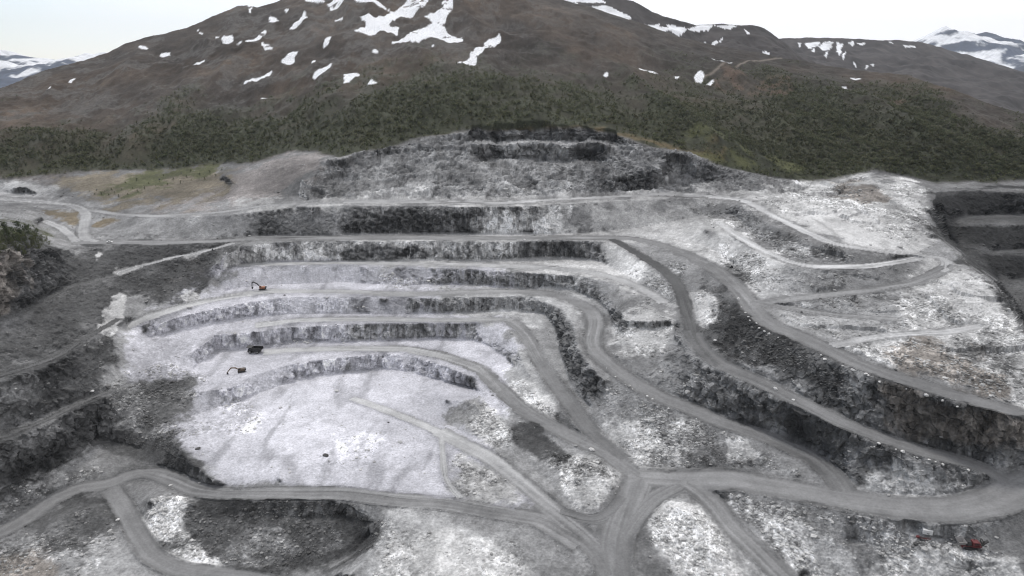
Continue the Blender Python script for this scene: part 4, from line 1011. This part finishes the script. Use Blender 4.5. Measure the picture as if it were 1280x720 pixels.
row([(922,374),(926,383),(930.6,391.5),(934,397),(938,401.5),(944,406),(951,410.5),(957,414),(963,417),(973,422),(1025,445),(1033,450),(1055,459),(1068,464),(1083,470),(1088,472),(1100,477),(1132,486),(1157,494),(1178,501),(1193,506)], 'white', .95, 'pale boulder on the outer edge of the highest right haul road', 'edge boulders of the highest haul road on the right')
row([(1119,563),(1127,566),(1142,571),(1147,573),(1160,576),(1166,578),(1177,581),(1209,588),(1100,556),(968,487),(990,500)], 'white', .8, 'pale boulder on the outer edge of the second ramp at right', 'edge boulders of the second ramp')
row([(1066,639),(1058,637),(1040,635.5),(1023,634),(1015,631),(986,627),(966,622.5),(956,621),(944,618.5),(930,616),(1090,645),(1112,648),(1140,650),(1258,645)], 'grey', .62, 'grey boulder on the lower edge of the wide foreground haul road', 'edge boulders of the wide foreground road')
row([(781,481),(785,483.5),(791,486.5),(808,495.5),(815,499),(838,510.5),(768,471),(757,461),(872,524),(905,539)], 'white', .72, 'pale boulder on the outer edge of the third haul road, above the grey scree', 'edge boulders of the third haul road')
row([(366,428),(370,426.5),(374,428.5),(377,426),(380,428),(384,426.5),(386,428.5),(372,430),(362,431)], 'white', .85, 'white boulder in the small heap right of the dark dump truck', 'white boulders heaped beside the dump truck')
row([(321,629),(330,628),(342,627),(352,628),(362,629),(383,629),(396,630),(410,631),(421,631),(404,632)], 'dark', .62, 'dark boulder lining the road above the dark dug pit in the left foreground', 'dark boulders along the rim of the foreground pit')
row([(614,489),(618,494),(628,506),(655,528),(668,535),(637,515)], 'grey', .6, 'grey boulder along the outer edge of the lowest bench road, by the pale scree', 'edge boulders of the lowest bench road')
boulder(739, 563, 1.5, 'white', 'large white boulder standing in the fork of the two lower haul roads')
boulder(239, 675, .95, 'white', 'round white boulder by the foot of the white heap in the left foreground')
boulder(894, 427, 1.2, 'white', 'lone white boulder on the dark slope between the two ramps')
boulder(114, 491, 1.0, 'white', 'lone white boulder on the old bench of the dark left wall')
boulder(407, 569, 1.5, 'dark', 'large dark boulder alone on the white pit floor')
boulder(247, 561, 1.2, 'dark', 'dark round boulder at the left edge of the white pit floor')
boulder(486, 529, .7, 'dark', 'small dark boulder on the upper right of the white pit floor')
boulder(356, 369, .9, 'dark', 'small black boulder on the bench right of the orange excavator')
boulder(656, 300.5, 1.15, 'white', 'white boulder on the edge of the long upper road below the white fall')
boulder(147, 650, .9, 'white', 'white boulder beside the loop road in the left foreground')
boulder(213, 607, .9, 'white', 'white boulder on the inside of the left foreground road bend')
boulder(1191, 501, .01 + .7, 'grey', 'grey boulder beside the last pale one on the highest right road')

# ------------------------------------------------------------------ machines
def box(x0, x1, y0, y1, z0, z1):
    V = [(x0,y0,z0),(x1,y0,z0),(x1,y1,z0),(x0,y1,z0),(x0,y0,z1),(x1,y0,z1),(x1,y1,z1),(x0,y1,z1)]
    return V, [(0,3,2,1),(4,5,6,7),(0,1,5,4),(1,2,6,5),(2,3,7,6),(3,0,4,7)]
def prism(prof, y0, y1):
    n = len(prof)
    V = [(x, y0, z) for x, z in prof] + [(x, y1, z) for x, z in prof]
    return V, [tuple(range(n)), tuple(range(n, 2 * n))[::-1]] + [(i, (i + 1) % n, n + (i + 1) % n, n + i) for i in range(n)]
def disc(cx, cz, r, y0, y1, n=18):
    return prism([(cx + r * math.cos(2 * math.pi * k / n), cz + r * math.sin(2 * math.pi * k / n)) for k in range(n)], y0, y1)
def part(name, vf, mat, parent, bevel=.04):
    return link(py_mesh(name, vf, bevel), name, parent, mat)
def root(name, px, py, heading, label, cat, s=1.0, dz=0.0):
    t = link(None, name); t.location = ground(px, py) + Vector((0, 0, dz)); t.rotation_euler = (0, 0, heading); t.scale = (s, s, s)
    return tag(t, label, cat)
M_orange = solid('faded_orange_paint', (.34, .15, .085), .6); M_brown = solid('dusty_yellow_paint', (.15, .10, .055), .55)
M_umber = solid('dusty_umber_paint', (.085, .058, .038), .6); M_black = solid('black_steel', (.022, .021, .022), .6); M_steel = solid('dark_steel', (.05, .048, .046), .55); M_glass = solid('tinted_glass', (.02, .025, .03), .1)
M_red = solid('dark_red_paint', (.13, .028, .03), .5); M_white = solid('white_paint', (.75, .75, .74), .45, 0, .06); M_grey = solid('dusty_grey_steel', (.26, .25, .245), .7); M_rubber = solid('dusty_rubber', (.03, .03, .03), .9)

def track(y):
    pr = [(-2.3,.35),(-2.0,.08),(2.0,.08),(2.35,.4),(2.3,.72),(1.95,.95),(-1.95,.95),(-2.3,.72)]
    return prism(pr, y - .32, y + .32)
def excavator(px, py, heading, label, paint, arm, boom, stick, bucket, s=1.0):
    t = root('excavator', px, py, heading, label, 'excavator', s)
    for y in (-1.25, 1.25):
        k = part('track', track(y), M_rubber, t)
        for x in (-1.85, 1.85): part('idler_wheel', disc(x, .52, .3, y - .36, y + .36, 12), M_steel, k, 0)
    part('undercarriage', join([box(-1.4, 1.4, -.93, .93, .45, .85), disc(0, 0, .01, -.1, .1, 6)]), M_steel, t)
    h = part('house', prism([(-2.0,1.1),(1.75,1.1),(1.75,1.75),(.4,2.0),(.3,2.35),(-2.0,2.35)], -1.4, 1.4), paint, t, .08)
    part('exhaust_pipe', tube([(-1.2,-.7,2.3),(-1.2,-.7,3.0)], [.08,.08]), M_black, h, 0)
    part('counterweight', prism([(-2.75,1.2),(-2.0,1.1),(-2.0,2.25),(-2.6,2.2),(-2.8,1.8)], -1.38, 1.38), M_black, t, .08)
    c = part('cab', prism([(.35,1.2),(1.85,1.2),(2.0,2.0),(1.6,3.1),(.35,3.1)], .35, 1.38), paint, t, .06)
    part('window', join([prism([(.55,2.1),(1.75,2.1),(1.5,2.95),(.55,2.95)], 1.385, 1.40), prism([(1.95,2.06),(2.03,2.06),(1.66,3.0),(1.60,3.0)], .45, 1.28)]), M_glass, c, 0)
    part('boom', prism(boom, -.28, .28), arm, t, .05)
    part('stick', prism(stick, -.22, .22), arm, t, .05)
    part('bucket', join([prism(bucket, -.6, -.5), prism(bucket, .5, .6)] + [tuple_box(bucket)]), M_black, t, .02)
    return t
def tuple_box(b):
    # curved back plate between the two cheeks of the bucket
    outer = b[:5]
    inner = [(x + .10, z + .06) for x, z in outer[::-1]]
    return prism(outer + inner, -.5, .5)
def shift(pts, dx, dz): return [(x + dx, z + dz) for x, z in pts]
BK = [(0,0),(-.55,-.25),(-.85,-.8),(-.6,-1.35),(.1,-1.5),(.35,-.9),(.25,-.3)]
boomA = [(1.0,1.9),(1.5,1.7),(3.6,4.2),(5.9,5.6),(5.8,6.0),(5.4,6.05),(3.1,4.9)]
stickA = [(5.3,6.2),(6.1,6.3),(7.1,5.6),(7.35,2.4),(7.0,2.3),(6.5,5.2),(5.4,5.6)]
excavator(328.5, 362, math.pi + .12, 'orange tracked excavator with its boom raised, at the rock face on the upper left bench', M_orange, M_steel, boomA, stickA, shift(BK, 7.15, 2.4), 1.0)
boomB = [(1.0,1.8),(1.5,1.6),(3.5,3.1),(5.6,3.5),(5.7,3.9),(5.4,4.1),(3.2,3.8)]
stickB = [(5.2,4.1),(5.9,4.2),(6.8,3.3),(8.6,1.2),(8.3,.95),(6.2,3.0),(5.3,3.5)]
excavator(302, 464.5, math.pi + .42, 'dark tracked excavator with a dusty yellow arm reaching down to the lowest left bench', M_umber, M_brown, boomB, stickB, shift([(x, z * .6) for x, z in BK], 8.5, 1.1), .95)

def wheel(t, x, y, r, w):
    k = part('wheel', disc(x, r, r, y - w / 2, y + w / 2), M_rubber, t, .06)
    part('rim', disc(x, r, r * .5, y - w / 2 - .03, y + w / 2 + .03, 12), M_grey, k, 0)
t = root('dump_truck', 320, 440.5, math.pi - .08, 'black rigid dump truck parked beside the heap of white boulders on a left bench', 'truck', 1.08)
for x, y, w in ((2.6,1.6,.7),(2.6,-1.6,.7),(-1.9,1.5,1.1),(-1.9,-1.5,1.1)): wheel(t, x, y, .95, w)
part('chassis', join([box(-3.4, 4.0, -.9, .9, .8, 1.35), box(3.2, 4.2, -1.6, 1.6, .9, 1.7)]), M_steel, t)
c = part('cab', prism([(1.9,1.5),(3.7,1.5),(3.8,2.3),(3.4,3.1),(1.9,3.1)], .1, 1.7), M_black, t)
part('window', join([prism([(2.1,2.3),(3.5,2.3),(3.3,2.95),(2.1,2.95)], 1.705, 1.72), prism([(3.80,2.35),(3.86,2.35),(3.50,3.0),(3.44,3.0)], .25, 1.55)]), M_glass, c, 0)
part('engine_hood', box(2.2, 4.1, -1.6, -.05, 1.7, 2.5), M_black, t)
part('dump_body', join([prism([(-4.3,2.3),(-3.6,1.5),(1.5,1.9),(1.7,3.5),(-4.2,3.5)], -1.95, -1.75), prism([(-4.3,2.3),(-3.6,1.5),(1.5,1.9),(1.7,3.5),(-4.2,3.5)], 1.75, 1.95), prism([(-4.3,2.3),(-3.6,1.5),(1.5,1.9),(1.45,2.1),(-3.5,1.75),(-4.15,2.4)], -1.75, 1.75), prism([(1.3,1.9),(1.5,1.9),(1.7,3.5),(1.5,3.5)], -1.75, 1.75), prism([(1.5,3.35),(4.6,3.75),(4.6,3.9),(1.5,3.55)], -1.9, 1.9)]), M_black, t, .03)

t = root('drill_rig', 914.5, 335, .4, 'small black drill rig with upright mast beside the highest right road', 'drill rig', .62)
for y in (-1.0, 1.0): part('track', prism([(-1.7,.3),(-1.4,.06),(1.4,.06),(1.7,.35),(1.6,.75),(-1.6,.75)], y - .25, y + .25), M_rubber, t)
part('deck', box(-1.5, 1.4, -1.1, 1.1, .8, 1.5), M_black, t)
c = part('cab', prism([(-.2,1.5),(1.1,1.5),(1.2,2.2),(.9,2.9),(-.2,2.9)], .1, 1.1), M_black, t)
part('window', prism([(0,2.0),(1.0,2.0),(.85,2.75),(0,2.75)], 1.105, 1.12), M_glass, c, 0)
part('mast', join([box(1.7, 1.95, -.3, -.12, .4, 8.2), box(1.7, 1.95, .12, .3, .4, 8.2)] + [box(1.75, 1.9, -.12, .12, .6 + k, .72 + k) for k in range(8)]), M_black, t, 0)
part('mast_arm', prism([(1.0,1.3),(1.3,1.1),(1.75,3.0),(1.7,3.4)], -.2, .2), M_steel, t)
part('drill_rod', tube([(2.1,0,.05),(2.1,0,7.2)], [.09,.09]), M_steel, t, 0)

t = root('rock_crusher', 1213, 685, -.12, 'red tracked rock crusher with a pale hopper on the spoil bench in the right foreground', 'crusher', 1.05)
for y in (-1.1, 1.1):
    k = part('track', prism([(-2.6,.4),(-2.2,.08),(1.6,.08),(2.0,.45),(1.9,.85),(1.6,1.05),(-2.2,1.05),(-2.6,.8)], y - .28, y + .28), M_rubber, t)
part('main_frame', join([box(-3.6, 3.4, -.9, .9, 1.15, 1.55), box(-3.4, -3.0, -.9, .9, .6, 1.15)]), M_red, t)
def hopper():
    o = [(-5.2,-1.7,3.3),(-2.3,-1.7,3.3),(-2.3,1.7,3.3),(-5.2,1.7,3.3)]; i = [(-4.6,-.8,1.7),(-2.5,-.8,1.7),(-2.5,.8,1.7),(-4.6,.8,1.7)]
    o2 = [(x * .985 - .05, y * .94, z) for x, y, z in o]; i2 = [(x * .985 - .05, y * .9, z + .12) for x, y, z in i]
    V = o + i + o2 + i2
    F = [(k, (k + 1) % 4, 4 + (k + 1) % 4, 4 + k) for k in range(4)] + [(8 + k, 12 + k, 12 + (k + 1) % 4, 8 + (k + 1) % 4) for k in range(4)] + [(k, 8 + k, 8 + (k + 1) % 4, (k + 1) % 4) for k in range(4)] + [(4, 5, 6, 7), (15, 14, 13, 12)]
    return V, F
hp = part('hopper', hopper(), M_grey, t, 0)
part('crusher_box', prism([(-2.2,1.55),(-.4,1.55),(-.2,2.2),(-.5,3.2),(-2.0,3.2)], -.95, .95), M_black, t)
for y in (-1.06, 1.06): part('flywheel', disc(-1.2, 2.4, .62, y - .09, y + .09), M_steel, t, 0)
e = part('engine_housing', prism([(.1,1.55),(2.6,1.55),(2.6,2.9),(2.2,3.15),(.1,3.15)], -1.15, 1.15), M_red, t)
part('exhaust_pipe', tube([(1.0,.6,3.1),(1.0,.6,3.8)], [.09,.09]), M_black, e, 0)
part('vent_grille', join([box(.6, 2.1, -1.18, -1.155, 1.8 + .2 * k, 1.9 + .2 * k) for k in range(6)]), M_black, e, 0)
part('discharge_conveyor', join([prism([(2.4,.85),(2.7,.7),(5.6,3.5),(5.4,3.8)], -.55, .55), prism([(3.7,1.7),(3.9,1.7),(3.9,3.9),(3.7,3.9)], -.75, -.6), prism([(3.7,1.7),(3.9,1.7),(3.9,3.9),(3.7,3.9)], .6, .75)]), M_black, t, .02)
part('magnet_frame', join([box(3.2, 3.45, -.9, -.7, 1.4, 4.1), box(3.2, 3.45, .7, .9, 1.4, 4.1), box(3.2, 3.45, -.7, .7, 3.8, 4.1)]), M_steel, t, .02)
part('walkway', join([box(-.2, 2.7, -1.7, -1.2, 1.5, 1.58), box(-.2, 2.7, -1.7, -1.66, 2.4, 2.46)] + [box(-.2 + .7 * k, -.14 + .7 * k, -1.7, -1.66, 1.58, 2.4) for k in range(5)]), M_red, t, 0)

t = root('site_container', 1158, 668, -.28, 'small white container standing behind the red conveyor in the right foreground', 'container', 1.0)
part('body', join([box(-1.7, 1.7, -.85, .85, .25, 2.1)] + [box(-1.6 + .28 * k, -1.48 + .28 * k, -.88, -.852, .4, 1.95) for k in range(12)]), M_white, t, .03)
part('roof', prism([(-1.75,2.1),(1.75,2.1),(1.7,2.22),(-1.7,2.22)], -.9, .9), M_white, t, .02)
part('door', box(1.705, 1.74, -.6, .6, .4, 1.95), M_white, t, .01)
part('skid', join([box(-1.6, 1.6, -.7, -.5, 0, .25), box(-1.6, 1.6, .5, .7, 0, .25)]), M_steel, t, 0)
t = root('belt_conveyor', 1154.5, 676, -.75, 'dark red mobile belt conveyor lying in front of the small white container', 'conveyor', .8)
part('belt_frame', join([prism([(-3.0,.5),(-2.8,.3),(3.0,2.2),(2.9,2.5)], -.6, -.45), prism([(-3.0,.5),(-2.8,.3),(3.0,2.2),(2.9,2.5)], .45, .6)] + [prism([(-2.6 + k, .45 + .32 * k), (-2.5 + k, .45 + .32 * k), (-2.5 + k, .6 + .32 * k), (-2.6 + k, .6 + .32 * k)], -.45, .45) for k in range(6)]), M_red, t, .02)
part('belt', prism([(-2.9,.56),(-2.85,.52),(2.9,2.44),(2.85,2.5)], -.42, .42), M_black, t, 0)
part('support_leg', join([box(.9, 1.1, -.75, -.62, 0, 1.8), box(.9, 1.1, .62, .75, 0, 1.8), box(.9, 1.1, -.62, .62, .7, .85)]), M_red, t, .02)
for y in (-.85, .85): wheel(t, 0, y, .4, .25)
part('feed_hopper', prism([(-3.4,.9),(-3.0,.35),(-2.0,.6),(-1.9,1.3)], -.8, .8), M_red, t, .02)

t = root('parked_car', 137, 303.5, .05, 'white car on the upper road by the works road junction at left', 'car', .95)
b = part('body', prism([(-2.3,.45),(2.3,.45),(2.35,.85),(2.1,1.05),(.9,1.15),(.45,1.75),(-.7,1.78),(-.85,1.15),(-2.3,1.12)], -.9, .9), M_white, t, .06)
part('window', join([prism([(-.6,1.2),(.75,1.2),(.38,1.68),(-.6,1.70)], s0, s1) for s0, s1 in ((-.915,-.903),(.903,.915))] + [prism([(.93,1.17),(.96,1.17),(.51,1.74),(.48,1.74)], -.75, .75)]), M_glass, t, 0)
for x in (-1.45, 1.5):
    for y in (-.82, .82): wheel(t, x, y, .38, .24)

# ------------------------------------------------------------------ air, sky, sun, camera
hz = py_mesh('haze', box(-14500, 14500, -600, 14500, -46, 1150))
hm = bpy.data.materials.new('air'); hm.use_nodes = True
for n in list(hm.node_tree.nodes):
    if n.type != 'OUTPUT_MATERIAL': hm.node_tree.nodes.remove(n)
pv = hm.node_tree.nodes.new('ShaderNodeVolumePrincipled'); pv.inputs['Color'].default_value = (.86, .92, 1.0, 1); pv.inputs['Density'].default_value = HAZE
hm.node_tree.links.new(pv.outputs['Volume'], [n for n in hm.node_tree.nodes if n.type == 'OUTPUT_MATERIAL'][0].inputs['Volume'])
if HAZE > 0: tag(link(hz, 'haze', None, hm), 'thin pale haze in the air over the whole valley', 'haze', kind='stuff')

SUN_EL, SUN_AZ = math.radians(52), math.radians(-38)       # azimuth from +Y, clockwise
w = bpy.data.worlds.new('World'); sc.world = w; w.use_nodes = True
N = w.node_tree.nodes; L = w.node_tree.links
bg = N['Background']
sky = N.new('ShaderNodeTexSky'); sky.sky_type = 'NISHITA'; sky.sun_disc = False; sky.sun_elevation = SUN_EL; sky.sun_rotation = SUN_AZ; sky.altitude = 300; sky.dust_density = .2; sky.ozone_density = 2.0
tc = N.new('ShaderNodeTexCoord')
nz = N.new('ShaderNodeTexNoise'); nz.inputs['Scale'].default_value = 2.2; nz.inputs['Detail'].default_value = 5
mp = N.new('ShaderNodeMapping'); mp.inputs['Scale'].default_value = (1, 1, 2.4); L.new(tc.outputs['Generated'], mp.inputs['Vector']); L.new(mp.outputs['Vector'], nz.inputs['Vector'])
sp_ = N.new('ShaderNodeSeparateXYZ'); L.new(tc.outputs['Generated'], sp_.inputs[0])
a1 = N.new('ShaderNodeMath'); a1.operation = 'MULTIPLY_ADD'; a1.inputs[1].default_value = .9; L.new(sp_.outputs['X'], a1.inputs[0]); L.new(nz.outputs['Fac'], a1.inputs[2])
a2 = N.new('ShaderNodeMapRange'); a2.inputs['From Min'].default_value = -.15; a2.inputs['From Max'].default_value = .45; a2.inputs['To Min'].default_value = .40; a2.inputs['To Max'].default_value = .97
L.new(a1.outputs[0], a2.inputs['Value'])
mx = N.new('ShaderNodeMix'); mx.data_type = 'RGBA'; L.new(a2.outputs['Result'], mx.inputs['Factor']); L.new(sky.outputs['Color'], mx.inputs['A'])
dp = N.new('ShaderNodeVectorMath'); dp.operation = 'DOT_PRODUCT'; L.new(tc.outputs['Generated'], dp.inputs[0]); dp.inputs[1].default_value = (.20, .95, .25)
cl = N.new('ShaderNodeMapRange'); cl.interpolation_type = 'SMOOTHSTEP'; cl.inputs['From Min'].default_value = -.6; cl.inputs['From Max'].default_value = .9; cl.inputs['To Min'].default_value = CLOUD * .5; cl.inputs['To Max'].default_value = CLOUD * 1.0
L.new(dp.outputs['Value'], cl.inputs['Value'])
cv = N.new('ShaderNodeVectorMath'); cv.operation = 'SCALE'; cv.inputs[0].default_value = (1, 1.0, 1.03); L.new(cl.outputs['Result'], cv.inputs['Scale']); L.new(cv.outputs['Vector'], mx.inputs['B'])
L.new(mx.outputs['Result'], bg.inputs['Color']); bg.inputs['Strength'].default_value = .1
sd = bpy.data.lights.new('sun', 'SUN'); sd.energy = 1.7; sd.angle = math.radians(10); sd.color = (1, .97, .93)
so = bpy.data.objects.new('sun', sd); COL.objects.link(so)
dv = Vector((math.sin(SUN_AZ) * math.cos(SUN_EL), math.cos(SUN_AZ) * math.cos(SUN_EL), math.sin(SUN_EL)))
so.rotation_euler = (-dv).to_track_quat('-Z', 'Y').to_euler(); so.location = (0, 300, 600)

cd = bpy.data.cameras.new('camera'); cam = bpy.data.objects.new('camera', cd); COL.objects.link(cam)
cd.sensor_fit = 'HORIZONTAL'; cd.sensor_width = 36; cd.lens = 36 * FPX / 1280; cd.clip_start = 1; cd.clip_end = 40000
cam.location = (0, 0, CAMZ); cam.rotation_euler = (math.pi / 2 - PITCH, 0, 0)
sc.camera = cam
sc.view_settings.view_transform = 'Standard'; sc.view_settings.look = 'None'; sc.view_settings.gamma = 1; sc.view_settings.exposure = EXPO
sc.view_settings.use_curve_mapping = False
sc.render.engine = 'CYCLES'
sc.cycles.max_bounces = 4; sc.cycles.diffuse_bounces = 3; sc.cycles.volume_bounces = 0
sc.cycles.use_denoising = True; sc.cycles.denoiser = 'OPENIMAGEDENOISE'; sc.cycles.denoising_input_passes = 'RGB_ALBEDO_NORMAL'; sc.cycles.denoising_prefilter = 'ACCURATE'
sc.cycles.filter_width = 1.15
